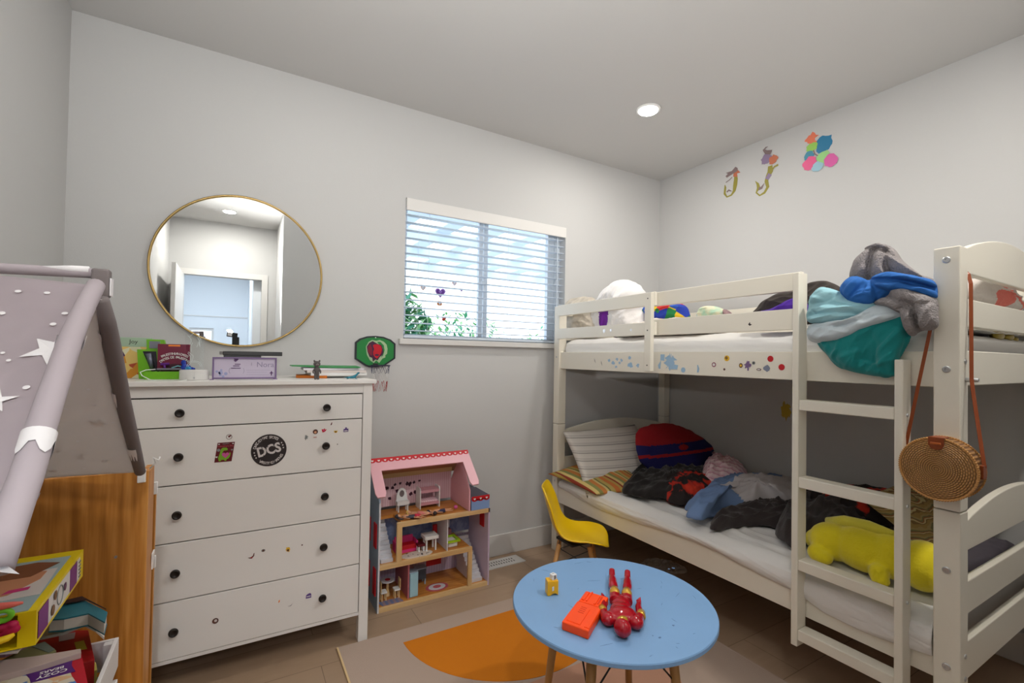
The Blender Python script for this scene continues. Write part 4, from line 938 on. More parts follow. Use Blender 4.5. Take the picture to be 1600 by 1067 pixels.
lobes('white_aqua_towel', [(X_(1.795, (1262, 524), (1266, 508), (1290, 503), (1325, 500), (1372, 476), (1402, 482), (1410, 498), (1362, 512), (1330, 528), (1296, 537), (1270, 534)), .030, {}),
      (X_(1.785, (1262, 522), (1270, 512), (1310, 515), (1345, 502), (1395, 488), (1400, 497), (1350, 516), (1310, 532), (1275, 532)), .040, {}), (X_(1.785, (1272, 510), (1300, 503), (1335, 500), (1365, 486), (1340, 505), (1300, 513)), .040, {})], NX, M_aqw, 'white towel with pale blue edge draped above the teal blanket', 'towel', amp=.010, freq=13, ang=.35, back=.3, voxel=.003, it=1)
lobes('pale_aqua_towel', [(X_(1.800, (1263, 480), (1266, 464), (1284, 450), (1314, 456), (1330, 468), (1366, 474), (1362, 486), (1338, 500), (1300, 506), (1264, 503)), .035, {}),
      (X_(1.790, (1270, 462), (1284, 449), (1300, 452), (1314, 458), (1308, 470), (1285, 476), (1268, 474)), .050, {}), (X_(1.785, (1266, 484), (1290, 476), (1325, 478), (1352, 482), (1330, 492), (1290, 494)), .050, {}),
      (X_(1.785, (1265, 496), (1300, 490), (1338, 492), (1325, 502), (1295, 506), (1266, 503)), .048, {})], NX, M_aqua, 'pale aqua fleece bunched next to the ladder top in the heap', 'towel', amp=.010, freq=14, ang=.2, back=.6, voxel=.003, it=1)
lobes('blue_shirt', [(X_(1.810, (1312, 448), (1330, 432), (1358, 438), (1385, 427), (1425, 431), (1460, 440), (1462, 466), (1425, 462), (1392, 460), (1376, 472), (1345, 476), (1322, 466)), .030, {}),
      (X_(1.785, (1313, 446), (1332, 431), (1356, 438), (1368, 455), (1366, 472), (1345, 476), (1325, 470), (1314, 460)), .028, dict(ang=1.1, amp=.02, freq=12)), (X_(1.785, (1318, 444), (1336, 434), (1350, 440), (1342, 455), (1330, 468), (1318, 460)), .040, dict(ang=1.0)), (X_(1.785, (1345, 452), (1366, 455), (1364, 470), (1348, 475), (1332, 470)), .038, dict(ang=.2)),
      (X_(1.80, (1360, 436), (1385, 426), (1430, 432), (1460, 441), (1460, 449), (1425, 442), (1385, 438)), .050, {}), (X_(1.80, (1368, 446), (1400, 441), (1440, 450), (1462, 456), (1460, 466), (1420, 458), (1385, 456)), .048, {})], NX, M_blue, 'blue jersey shirt across the top of the clothes heap', 'shirt', amp=.010, freq=14, ang=.15, back=.8, voxel=.003, it=1)
lobes('grey_knit_sweater', [(X_(1.800, (1366, 474), (1388, 462), (1396, 453), (1430, 453), (1462, 466), (1466, 492), (1464, 512), (1440, 518), (1424, 524), (1412, 510), (1406, 488), (1386, 480)), .030, {}),
      (X_(1.785, (1392, 456), (1412, 450), (1440, 458), (1462, 470), (1455, 484), (1425, 476), (1400, 470)), .045, {}), (X_(1.775, (1432, 476), (1460, 474), (1467, 496), (1463, 513), (1440, 516), (1434, 498)), .045, dict(ang=1.2)),
      (X_(1.78, (1408, 484), (1424, 482), (1430, 500), (1434, 520), (1422, 525), (1412, 510)), .042, dict(ang=1.2)), (X_(1.785, (1366, 474), (1382, 465), (1400, 470), (1418, 482), (1408, 490), (1386, 480)), .040, {})], NX, M_gk, 'lighter grey knitted sweater sleeve hanging beside the foot post', 'sweater', amp=.009, freq=12, ang=.7, back=.6, voxel=.003, it=1)
lobes('grey_fleece_jacket', [(X_(1.95, (1328, 460), (1332, 425), (1342, 402), (1368, 386), (1395, 388), (1412, 410), (1436, 428), (1462, 440), (1462, 470), (1390, 476)), .045, {}),
      (X_(1.90, (1330, 440), (1336, 412), (1350, 396), (1368, 388), (1364, 412), (1358, 436)), .065, dict(ang=1.4)), (X_(1.89, (1363, 436), (1364, 405), (1370, 391), (1384, 392), (1386, 420), (1390, 438)), .055, dict(ang=1.5)),
      (X_(1.90, (1385, 400), (1396, 388), (1412, 408), (1436, 428), (1450, 440), (1410, 436), (1390, 424)), .060, dict(ang=-.7)), (X_(1.91, (1352, 392), (1372, 384), (1394, 387), (1396, 394), (1370, 392)), .065, {})], NX, M_gk, 'grey knitted jacket at the very top of the clothes heap', 'jacket', amp=.010, freq=11, ang=1.1, back=.8, voxel=.0035, it=1)
# behind the upper footboard
cloth('coral_plush', [W(a, b, 'y', .615) for a, b in ((1512, 476), (1512, 440), (1530, 438), (1552, 444), (1572, 454), (1584, 468), (1588, 486))], (0, -1, .1), .045,
      [mat('plush_white', rgb(214, 206, 200), .95, bump=.2, bs=140), mat('plush_coral', rgb(228, 124, 112), .95, bump=.2, bs=140)], 'white plush with coral face patch behind the upper footboard', 'soft toy', amp=.008, freq=12, seed=41, back=.9, floor=1.379,
      mif=lambda u, v: 1 if ((u+.045)/.10)**2+((v+.012)/.034)**2 < 1 or abs(v-.032+.25*u) < .007 else 0)
g1, g2, g3 = W(1558, 524, 'y', .60), W(1575, 526, 'y', .60), W(1585, 530, 'y', .60)
bm = nb(); ell(bm, g1, (.055, .018, .020)); ell(bm, g2, (.045, .016, .017)); ell(bm, g3, (.030, .012, .011))
tag(obj('gold_ornament', melt(bm, .004, 2), mat('gold_foil', rgb(150, 130, 50), .3, .6), smooth=True), 'small crumpled gold thing lying between the slats of the upper footboard', 'ornament')

# ------------------------------------------------------------------ rattan bag on a strap
bag = empty('rattan_bag', (1.782, .548, .948), 'round woven rattan bag hanging by a brown strap from the bed post', 'bag')
bc = V((1.814, .549, .947)); R0 = .088
M_rat = ramp_mat('rattan_weave', 'wave', [(0, rgb(120, 76, 32)), (.35, rgb(186, 130, 66)), (.7, rgb(206, 152, 84)), (1, rgb(126, 80, 36))], tscale=1, rough=.6)
def rat():
    m, t, b = _new('rattan'); N = t.nodes; L = t.links
    tc = N.new('ShaderNodeTexCoord'); sx = N.new('ShaderNodeSeparateXYZ'); L.new(tc.outputs['Object'], sx.inputs[0])
    def M2(op, a, b_=None):
        n = N.new('ShaderNodeMath'); n.operation = op
        for i, q in enumerate((a, b_)):
            if q is None: continue
            if isinstance(q, (int, float)): n.inputs[i].default_value = q
            else: L.new(q, n.inputs[i])
        return n.outputs[0]
    y, z = sx.outputs[1], sx.outputs[2]
    r = M2('SQRT', M2('ADD', M2('MULTIPLY', y, y), M2('MULTIPLY', z, z))); a = M2('ARCTAN2', z, y)
    ring = M2('MULTIPLY', r, 2*pi/.0052); spoke = M2('SINE', M2('ADD', M2('MULTIPLY', a, 44), M2('MULTIPLY', M2('FLOOR', M2('DIVIDE', r, .0052)), pi)))
    h = M2('ADD', M2('MULTIPLY', M2('COSINE', ring), -.5), M2('MULTIPLY', spoke, .35))
    rp = N.new('ShaderNodeValToRGB'); rp.color_ramp.elements[0].color = rgb(96, 58, 22); rp.color_ramp.elements[1].color = rgb(208, 154, 88)
    L.new(M2('ADD', M2('MULTIPLY', h, .6), .5), rp.inputs[0]); L.new(rp.outputs[0], b.inputs['Base Color'])
    bp = N.new('ShaderNodeBump'); bp.inputs['Strength'].default_value = .7; bp.inputs['Distance'].default_value = .004; L.new(h, bp.inputs['Height']); L.new(bp.outputs[0], b.inputs['Normal'])
    b.inputs['Roughness'].default_value = .55
    return m
M_ratt = rat(); th = .062
prof = [(0, 0), (R0-.006, 0), (R0-.001, .004), (R0, .012), (R0, th-.012), (R0-.001, th-.004), (R0-.006, th-.001), (R0*.6, th+.001), (0, th+.002)]
bm = lathe(nb(), (0, 0, 0), prof, (-1, 0, 0), 72); o = obj('basket', bm, M_ratt, bag, smooth=True, local=True); o.location = bc-bag.location
bm = nb()
for xx in (.002, th-.004):
    bm = nb()
    for k in range(90):
        a = 2*pi*k/90; b_ = a+.05
        tube(bm, [bc+V((-xx+.003, R0*cos(a), R0*sin(a))), bc+V((-xx-.003, (R0+.0022)*cos(b_), (R0+.0022)*sin(b_)))], .0022, 5)
    tube(bm, [bc+V((-xx, (R0)*cos(2*pi*k/60), (R0)*sin(2*pi*k/60))) for k in range(60)], .0028, 6, closed=True)
    obj('rim_binding', bm, mat('rattan_rim', rgb(196, 144, 82), .5), bag, smooth=True)
M_lea = mat('brown_leather', rgb(134, 62, 22), .45)
obj('flap', tube(nb(), [bc+V((-.020, 0, R0+.003)), bc+V((-th+.004, 0, R0+.003)), bc+V((-th-.005, 0, R0-.012)), bc+V((-th-.006, 0, R0-.030))], [.013, .015, .015, .012], 12, flat=.3) if False else
    prism(nb(), [(bc.x-.020, bc.y-.016, bc.z+R0-.001), (bc.x-.020, bc.y+.016, bc.z+R0-.001), (bc.x-th-.002, bc.y+.018, bc.z+R0-.001), (bc.x-th-.002, bc.y-.018, bc.z+R0-.001)], (0, 0, .005)), M_lea, bag, bev=.002)
obj('flap_front', plate(nb(), bc+V((-th-.002, 0, R0-.014)), (0, -1, 0), (0, 0, 1), [(-.018, .018), (-.018, -.004), (-.012, -.015), (0, -.019), (.012, -.015), (.018, -.004), (.018, .018)], .004), M_lea, bag, bev=.001)
obj('clasp', B(bc.x-th-.010, bc.x-th-.006, bc.y-.012, bc.y+.012, bc.z+R0-.017, bc.z+R0-.011), mat('leather_tan', rgb(176, 92, 40), .4), bag, bev=.001)
def strap(pts, w=.0045):
    bm = nb(); P = resample_open(pts, 40); a = []
    for i, p in enumerate(P):
        d = (P[min(i+1, len(P)-1)]-P[max(i-1, 0)]).normalized(); s = d.cross(V((-.8, -.6, 0))).normalized(); n = s.cross(d).normalized()
        a.append([bm.verts.new(p+s*w+n*.001), bm.verts.new(p-s*w+n*.001), bm.verts.new(p-s*w-n*.001), bm.verts.new(p+s*w-n*.001)])
    for i in range(len(a)-1):
        for k in range(4): bm.faces.new((a[i][k], a[i][(k+1) % 4], a[i+1][(k+1) % 4], a[i+1][k]))
    bm.faces.new(a[0]); bm.faces.new(a[-1][::-1]); return bm
def resample_open(pts, n):
    P = [V(p) for p in pts]; L = [0]
    for i in range(len(P)-1): L.append(L[-1]+(P[i+1]-P[i]).length)
    out = []
    for k in range(n):
        s = L[-1]*k/(n-1); j = 0
        while j < len(P)-2 and L[j+1] < s: j += 1
        t = (s-L[j])/(L[j+1]-L[j]); out.append(P[j].lerp(P[j+1], t))
    return out
obj('strap', strap([(1.79, .549+R0+.003, .965), (1.800, .605, 1.20), (1.815, .583, 1.36), (1.860, .583, 1.48), (1.884, .578, 1.525), (1.882, .540, 1.545), (1.880, .520, 1.535), (1.872, .508, 1.50), (1.84, .498, 1.2), (1.79, .549-R0-.003, .965)]), M_lea, bag)
for s in (-1, 1):
    obj('strap_loop', B(1.774, 1.802, bc.y+s*(R0+.001)-.004, bc.y+s*(R0+.001)+.004, .935, .972), M_lea, bag, bev=.001)
tag(obj('wall_sticker', plate(nb(), (XR-.0005, 1.608, .952), (0, -1, 0), (0, 0, 1), splat(.055, 9, 30, .35, sx=.6), .001), mat('sticker_ochre', rgb(190, 160, 40), .6)), 'small ochre cut-out on the wall beside the ladder, above the lower bunk', 'sticker')

# ------------------------------------------------------------------ rug
rug = empty('rug', (1.13, 1.10, 0), 'flat taupe rug with a burnt orange half circle under the blue table', 'rug')
M_rug = mat('rug_taupe', rgb(176, 156, 142), .95, bump=.2, bs=400)
obj('field', B(.405, 1.868, .02, 2.100, .0005, .006), M_rug, rug)
M_hemm = mat('rug_hem', rgb(214, 186, 140), .9)
bm = nb(); box(bm, .398, .405, .02, 2.100, .0005, .0075); obj('hem', bm, M_hemm, rug)
obj('hem', B(1.868, 1.875, .02, 2.100, .0005, .0065), M_rug, rug)
obj('orange_half_circle', prism(nb(), [(1.13+.475*cos(pi+pi*k/40), 2.0+.475*sin(pi+pi*k/40), .006) for k in range(41)], (0, 0, .0012)), mat('rug_orange', rgb(204, 118, 8), .95, bump=.2, bs=400), rug)
obj('peach_half_circle', prism(nb(), [(1.13+.475*cos(-pi*k/40), 1.52+.475*sin(-pi*k/40), .006) for k in range(41)], (0, 0, .0012)), mat('rug_peach', rgb(186, 140, 116), .95, bump=.2, bs=400), rug)

# ------------------------------------------------------------------ blue table
TX, TY, TZ, TR = 1.026, 1.107, .5, .307
tb = empty('round_table', (TX, TY, 0), 'low round children’s table with pale blue top and splayed wooden legs', 'table')
M_tb = mat('table_blue', rgb(124, 164, 208), .40, var=.03, vs=6)
obj('tabletop', lathe(nb(), (TX, TY, TZ-.016), [(0, 0), (TR-.004, 0), (TR, .003), (TR, .013), (TR-.002, .016), (0, .016)], seg=96), M_tb, tb, smooth=False)
bm = nb(); rnd = random.Random(5)
for k in range(26):
    a = rnd.random()*2*pi; rr_ = TR*.9*sqrt(rnd.random()); L_ = .004+rnd.random()*.02; b_ = rnd.random()*pi
    p = V((TX+rr_*cos(a), TY+rr_*sin(a), TZ+.0002)); d = V((cos(b_), sin(b_), 0)); n_ = V((-d.y, d.x, 0))
    prism(bm, [p-d*L_, p+n_*.0006, p+d*L_, p-n_*.0006], (0, 0, .0002))
for px, py, r_ in ((1052, 887.5, .006), (1045, 889, .004), (1052, 977, .0035), (1031, 996, .004), (1020, 993, .002)):
    p = W(px, py, 'z', TZ+.0003); prism(bm, [p+V((a, b, 0)) for a, b in splat(r_, int(px), 10, .4)], (0, 0, .0002))
obj('ink_mark', bm, mat('ink_blue_dark', rgb(88, 118, 158), .7), tb)['kind'] = 'stuff'
th0 = atan2(FW.y, FW.x)
for k in range(4):
    a = th0+radians(61)+k*pi/2; d = V((cos(a), sin(a), 0))
    obj('leg', tube(nb(), [V((TX, TY, TZ-.018))+d*.172, V((TX, TY, 0.0065))+d*.232], [.0155, .010], 16), M_beech, tb, smooth=True)
    obj('bracket', prism(nb(), [V((TX, TY, TZ-.022))+d*.13+V((-d.y, d.x, 0))*s for s in (.008, -.008)]+[V((TX, TY, TZ-.022))+d*.17+V((-d.y, d.x, 0))*s for s in (-.008, .008)], (0, 0, .005)), M_black, tb)
pts = [V((TX, TY, TZ-.03))+V((cos(th0+radians(61)+k*pi/2), sin(th0+radians(61)+k*pi/2), 0))*.172 for k in range(4)]
low = [V((TX, TY, TZ-.19))+V((cos(th0+radians(61)+k*pi/2), sin(th0+radians(61)+k*pi/2), 0))*.195 for k in range(4)]
for k in range(4):
    a, b = low[k], low[(k+1) % 4]; m_ = (pts[k]+pts[(k+1) % 4])/2
    obj('wire_brace', tube(nb(), [a, m_, b], .0028, 8), M_black, tb, smooth=True)

# things on the table
Z = TZ
# letter-cube sharpener
c = W(864, 931, 'z', Z); sh = empty('pencil_sharpener', (c.x, c.y, Z), 'small yellow plastic sharpener block with a white slot on the blue table', 'sharpener')
R = Matrix.Translation(V((c.x, c.y, Z))) @ Matrix.Rotation(radians(-20), 4, 'Z')
def loc_prism(pts, y0, y1): return prism(nb(), [R @ V((a, y0, b)) for a, b in pts], (R.to_3x3() @ V((0, y1-y0, 0))))
bm = loc_prism([(-.018, 0), (-.008, 0), (0, .006), (.010, .006), (.018, 0), (.018, .046), (-.018, .046)], 0, .030)
obj('body', bm, mat('sharpener_yellow', rgb(236, 178, 24), .35), sh, bev=.002)
bm = nb(); pr = [(-.003, -.007), (.003, -.005), (.003, .008), (-.003, .006)]
plate(bm, R @ V((0, -.0004, .022)), R.to_3x3() @ V((1, 0, 0)), (0, 0, 1), pr, .0008); obj('slot', bm, M_white, sh)
lc = empty('letter_cube', (c.x, c.y, Z+.046), 'tiny white letter cube on top of the yellow sharpener', 'cube')
R2 = R @ Matrix.Translation(V((.004, .014, .046))) @ Matrix.Rotation(radians(25), 4, 'Z')
obj('cube', box(nb(), -.0085, .0085, -.0085, .0085, 0, .017, M=R2), M_white, lc, bev=.0015)
bm = nb(); r3 = R2.to_3x3()
text_mesh(bm, 'B', R2 @ V((0, -.0088, .0085)), r3 @ V((1, 0, 0)), (0, 0, 1), .015, .0002, bold=.03); text_mesh(bm, 'T', R2 @ V((.0088, 0, .0085)), r3 @ V((0, 1, 0)), (0, 0, 1), .014, .0002, bold=.03)
text_mesh(bm, 'I', R2 @ V((0, 0, .0173)), r3 @ V((0, 1, 0)), r3 @ V((-1, 0, 0)), .013, .0002, bold=.03)
obj('lettering', bm, M_black, lc)
# orange dart magazine
q = [W(a, b, 'z', Z+.024) for a, b in ((914.8, 922), (950.9, 932.5), (919.5, 986), (877.6, 970.5))]
om = empty('toy_magazine', ((q[0].x+q[2].x)/2, (q[0].y+q[2].y)/2, Z), 'bright orange ribbed plastic toy clip lying on the blue table', 'toy')
M_or = mat('toy_orange', rgb(255, 78, 10), .4)
def inq(u, v, dz=0): return q[0].lerp(q[1], u).lerp(q[3].lerp(q[2], u), v)+V((0, 0, dz))
def slab4(u0, u1, v0, v1, z0, z1): return prism(nb(), [inq(u0, v0, z0), inq(u1, v0, z0), inq(u1, v1, z0), inq(u0, v1, z0)], (0, 0, z1-z0))
obj('lower_half', slab4(0, 1, .36, 1, -.0235, 0), M_or, om, bev=.003)
obj('upper_half', slab4(.02, 1.0, 0, .345, -.0235, -.001), M_or, om, bev=.003)
for u0, u1, v0, v1 in ((.10, .22, .03, .30), (.28, .34, .0, .30), (.62, .70, .06, .32), (.80, .98, .40, .95), (.12, .64, .50, .94)): obj('rib', slab4(u0, u1, v0, v1, -.002, .0018), M_or, om, bev=.0008)
for k in range(4): obj('groove', slab4(.30, .52, .50+k*.05, .515+k*.05, .0018, .0024), mat('toy_orange_deep', rgb(225, 60, 6), .5), om)
obj('dark_slot', slab4(.74, .80, .05, .28, -.001, .0004), mat('toy_orange_deep', (0,0,0,1)), om)
# red and gold toy figure, on its back, head toward the camera
ft = W(968, 898, 'z', Z+.01); hd = W(973, 990, 'z', Z+.02); ax_ = (hd-ft); ax_.z = 0; L_ = ax_.length; ax_.normalize(); sd = V((-ax_.y, ax_.x, 0))
fg = empty('action_figure', ((ft+hd)/2).to_tuple()[:2]+(Z,), 'glossy red and gold toy figure lying on its back on the blue table', 'toy')
M_fr = mat('figure_red', rgb(165, 12, 30), .12, spec=.6); M_fg = mat('figure_gold', rgb(206, 160, 60), .18, .4)
def fp(a, s, z): return ft+ax_*(a*L_)+sd*(s*L_)+V((0, 0, -.01+z))
hd_o = Z
bm = nb(); K = L_/.205
def fq(a, s, z): return fp(a, s*.80, z*K*.62)
def limb(bm, pts, r): tube(bm, pts, [q_*K*.68 for q_ in r], 12)
ell(bm, fq(.68, 0, .018), tuple(q_*K*.68 for q_ in (.027, .027, .016))); ell(bm, fq(.76, 0, .020), tuple(q_*K*.68 for q_ in (.036, .030, .017))); ell(bm, fq(.58, 0, .016), tuple(q_*K*.68 for q_ in (.023, .023, .014))); ell(bm, fq(.53, 0, .015), tuple(q_*K*.68 for q_ in (.022, .020, .013)))
for s in (-1, 1):
    limb(bm, [fq(.52, s*.055, .014), fq(.42, s*.062, .015), fq(.32, s*.065, .014)], [.015, .014, .0105])
    limb(bm, [fq(.33, s*.065, .014), fq(.26, s*.075, .014), fq(.16, s*.080, .013), fq(.06, s*.085, .012)], [.011, .0125, .0115, .0085])
    limb(bm, [fq(.08, s*.085, .012), fq(.01, s*.088, .024)], [.009, .008])
    ell(bm, fq(.83, s*.128, .018), tuple(q_*K*.68 for q_ in (.017, .017, .014)))
    limb(bm, [fq(.82, s*.148, .018), fq(.70, s*.178, .014), ], [.012, .010])
    limb(bm, [fq(.70, s*.178, .014), fq(.56, s*.170, .012), fq(.50, s*.180, .012)], [.0105, .008, .006])
    for k in range(4): limb(bm, [fq(.50, s*(.172+k*.008), .012), fq(.45-.01*(k % 2), s*(.168+k*.009), .013+.002*k)], [.0024, .0018])
    limb(bm, [fq(.51, s*.168, .013), fq(.475, s*.155, .016)], [.0024, .0018])
limb(bm, [fq(.80, 0, .018), fq(.90, 0, .020)], [.012, .010]); ell(bm, fq(.95, 0, .022), tuple(q_*K*.68 for q_ in (.0185, .021, .019)))
obj('body', melt(bm, .0022, 3), M_fr, fg, smooth=True)
for s in (-1, 1):
    bm = nb(); limb(bm, [fq(.46, s*.060, .0170), fq(.40, s*.063, .0175), fq(.34, s*.065, .0165)], [.0125, .0135, .0105]); obj('gold_thigh', bm, M_fg, fg, smooth=True)
    bm = nb(); limb(bm, [fq(.735, s*.188, .0165), fq(.70, s*.178, .0155), fq(.66, s*.193, .0150)], [.0095, .0105, .0090]); obj('gold_elbow', bm, M_fg, fg, smooth=True)
bm = nb(); ell(bm, fq(.885, 0, .030), tuple(q_*K*.68 for q_ in (.014, .010, .008))); obj('gold_collar', bm, M_fg, fg, smooth=True)

# ------------------------------------------------------------------ yellow chair
chx, chy = 1.600, 2.02
fdir = V((.76, -.65, 0)).normalized(); sdir = V((-fdir.y, fdir.x, 0))
ch = empty('kids_chair', (chx, chy, 0), 'small yellow moulded shell chair with wooden legs between table and bunk bed', 'chair')
prof = [(-.178, .555, .085), (-.174, .545, .110), (-.160, .50, .128), (-.146, .45, .134), (-.130, .40, .136), (-.112, .355, .138), (-.085, .318, .142), (-.050, .296, .147), (-.005, .286, .150), (.05, .286, .152), (.10, .290, .150), (.14, .291, .142), (.163, .285, .116), (.177, .276, .078)]
P2 = []
for i in range(len(prof)-1):
    a = prof[max(i-1, 0)]; b = prof[i]; c_ = prof[i+1]; d = prof[min(i+2, len(prof)-1)]
    for k in range(4):
        t = k/4; P2.append(tuple(.5*((2*b[j])+(-a[j]+c_[j])*t+(2*a[j]-5*b[j]+4*c_[j]-d[j])*t*t+(-a[j]+3*b[j]-3*c_[j]+d[j])*t**3) for j in range(3)))
P2.append(prof[-1]); bm = nb(); g = []; n = len(P2)
for i, (f_, z, w_) in enumerate(P2):
    row = []
    tt_ = i/(n-1); a = P2[max(i-1, 0)]; b = P2[min(i+1, n-1)]; tn = V((b[0]-a[0], 0, b[1]-a[1])).normalized(); nr = V((-tn.z, 0, tn.x))
    if nr.z < -.2 or (nr.x < 0 and tt_ < .4): nr = -nr
    tt = i/(n-1)
    for j in range(25):
        s = -1+2*j/24; cur = .034*(abs(s)**2.4)*min(1, max(0, (1-tt)/.28), .35+tt*3)
        p = V((f_, 0, z))+nr*cur*(1 if nr.z > -.1 else 1)
        row.append(bm.verts.new(V((chx, chy, p.z))+fdir*p.x+sdir*(w_*s)))
    g.append(row)
for i in range(n-1):
    for j in range(24): bm.faces.new((g[i][j], g[i][j+1], g[i+1][j+1], g[i+1][j]))
shell = obj('seat_shell', bm, mat('chair_yellow', rgb(236, 196, 8), .3), ch, smooth=True)
so = shell.modifiers.new('s', 'SOLIDIFY'); so.thickness = .007; so.offset = 0
bv = shell.modifiers.new('b', 'BEVEL'); bv.width = .002; bv.segments = 2; bv.angle_limit = radians(50)
tops = []; lows = []
for a, b in ((-.085, -.085), (-.085, .085), (.09, .085), (.09, -.085)):
    t0 = V((chx, chy, .272))+fdir*a*.9+sdir*b; t1 = V((chx, chy, 0))+fdir*(a*1.55)+sdir*(b*1.5)
    obj('leg', tube(nb(), [t0, t1], [.013, .009], 14), M_beech, ch, smooth=True); tops.append(t0.lerp(t1, .06)); lows.append(t0.lerp(t1, .38))
for k in range(4):
    obj('wire_brace', tube(nb(), [tops[k], lows[(k+1) % 4]], .0025, 8), M_black, ch, smooth=True)
    obj('wire_brace', tube(nb(), [tops[(k+1) % 4], lows[k]], .0025, 8), M_black, ch, smooth=True)
obj('seat_mount', B(chx-.07, chx+.07, chy-.07, chy+.07, .266, .278), M_black, ch)
# clear bag under the bed
o = cloth('plastic_bag', Wl([(1000, 884), (1012, 875), (1040, 878), (1068, 886), (1073, 894), (1050, 897), (1022, 893)], 'z', 0.004), UPZ, .022, mat('clear_plastic', (.75, .72, .68, 1), .25, alpha=.35), 'clear plastic bag lying on the floor under the bunk bed', 'bag', amp=.012, freq=16, seed=51, floor=.001)

# ------------------------------------------------------------------ doll house
HX0, HX1, HY0, HY1 = .618, 1.226, 2.293, 2.545
dh = empty('doll_house', ((HX0+HX1)/2, 2.42, 0), 'three-storey pink and blue wooden doll house on the floor beside the dresser', 'doll house')
M_hb = mat('dollhouse_bluegrey', rgb(150, 168, 186), .5); M_hp = mat('dollhouse_pink', rgb(226, 170, 180), .5); M_hw = mat('dollhouse_white', rgb(216, 216, 222), .5)
M_hr = mat('dollhouse_red', rgb(196, 22, 34), .5); M_hfl = wood_mat('dollhouse_floor', (rgb(176, 110, 44), rgb(196, 128, 56), rgb(208, 144, 70)), 'x', 1.5)
M_wp1 = ramp_mat('pink_wallpaper', 'wave', [(0, rgb(226, 186, 196)), (.5, rgb(236, 204, 212))], tscale=24, bands='X', interp='CONSTANT')
M_wp2 = ramp_mat('blue_wallpaper', 'noise', [(.45, rgb(120, 140, 190)), (.6, rgb(150, 168, 208))], tscale=30)
M_wp3 = ramp_mat('lilac_wallpaper', 'wave', [(0, rgb(196, 178, 206)), (.5, rgb(210, 194, 216))], tscale=20, bands='X', interp='CONSTANT')
XM = 1.098      # where the gabled part ends and the right column begins
ym = (HY0+HY1)/2
# left side wall with gable
obj('side_wall', prism(nb(), [(HX0, HY0, 0), (HX0, HY1, 0), (HX0, HY1, .53), (HX0, ym, .70), (HX0, HY0, .53)], (.008, 0, 0)), M_hb, dh)
obj('inner_wall', prism(nb(), [(XM, HY0, .42), (XM, HY1, .42), (XM, HY1, .53), (XM, ym, .70), (XM, HY0, .53)], (.008, 0, 0)), M_hp, dh)
bm = nb(); box(bm, HX1-.008, HX1, HY0, HY1, 0, .42); obj('side_wall', bm, M_wp3, dh)
obj('side_wall', B(HX1-.008, HX1, HY0+.02, HY1, .405, .49), M_hb, dh)
obj('back_wall', B(HX0+.008, XM, HY1-.006, HY1, .43, .60), M_wp1, dh)
obj('back_wall', B(HX0+.008, HX1-.008, HY1-.006, HY1, .225, .40), M_wp2, dh)
obj('back_wall', B(HX0+.008, HX1-.008, HY1-.006, HY1, .018, .21), M_wp3, dh)
for nm, z, x0, x1 in (('ground_floor', 0, HX0+.008, HX1-.008), ('middle_floor', .205, HX0+.008, 1.118), ('top_floor', .398, .735, HX1)):
    obj(nm, B(x0, x1, HY0+.014, HY1-.006, z, z+.018), M_hfl, dh)
obj('floor_edge', B(HX0+.008, HX1-.008, HY0, HY0+.014, 0, .020), M_pine, dh); obj('floor_edge', B(HX0+.008, 1.123, HY0, HY0+.014, .203, .226), M_pine, dh)
obj('floor_edge', B(.709, HX1, HY0, HY0+.014, .396, .419), M_pine, dh)
obj('top_floor', B(HX0+.008, .735, HY1-.10, HY1-.006, .398, .416), M_hfl, dh)
obj('post', B(.709, .735, HY0, HY0+.014, .226, .396), M_pinez, dh); obj('post', B(1.100, 1.123, HY0, HY0+.014, .020, .203), M_pinez, dh)
# front face frames
obj('front_strip', B(HX0, HX0+.008, HY0-.001, HY0, 0, .53), M_hw, dh)
# roof: front slope as an open pink frame, ridge strip with red scallops
rs = V((0, HY0-.035-ym, .565-.712)); 
def roofpt(x, t): return V((x, ym, .712))+rs*t
M_rp = mat('roof_pink', rgb(232, 176, 186), .4)
nrm = V((0, rs.z, -rs.y)).normalized()*.008
if nrm.z < 0: nrm = -nrm
RX0, RX1 = .592, 1.142
def leg_(x0, x1, sk):
    pts = [roofpt(x0, .0), roofpt(x1, .0), roofpt(x1+sk, .85)]
    for k in range(1, 8):
        a = pi*k/8; cx = (x0+x1)/2+sk; pts.append(roofpt(cx+(x1-x0)/2*cos(a), .85+.15*sin(a)))
    pts.append(roofpt(x0+sk, .85)); return pts
bm = nb(); 
outline = [roofpt(RX0, 0), roofpt(RX1, 0), roofpt(RX1, .9), roofpt(RX1-.008, 1), roofpt(RX1-.044, 1), roofpt(RX1-.052, .9), roofpt(RX1-.052, .32), roofpt(RX0+.052, .32), roofpt(RX0+.052, .9), roofpt(RX0+.044, 1), roofpt(RX0+.008, 1), roofpt(RX0, .9)]
obj('roof_frame', prism(bm, outline, nrm), M_rp, dh)
obj('roof_back', prism(nb(), [V((RX0, ym, .712)), V((RX1, ym, .712)), V((RX1, HY1+.02, .575)), V((RX0, HY1+.02, .575))], (0, .004, .007)), wood_mat('roof_inner_wood', (rgb(150, 98, 60), rgb(168, 112, 70), rgb(180, 124, 80)), 'x'), dh)
n_sc = 17; w_ = (RX1-RX0)/n_sc; pts2 = []
for k in range(n_sc):
    cx = RX0+w_*(k+.5)
    for j in range(9):
        a = pi-pi*j/8; pts2.append((cx+w_/2*cos(a)*.98, -.010-.011*sin(a)))
pts2 += [(RX1, .006), (RX0, .006)]
e1 = V((1, 0, 0)); e2 = -rs.normalized()
obj('scallop_trim', prism(nb(), [V((0, ym, .712))+e1*a+e2*b+nrm*1.0 for a, b in pts2], nrm*.25), M_hr, dh)
bm = nb()
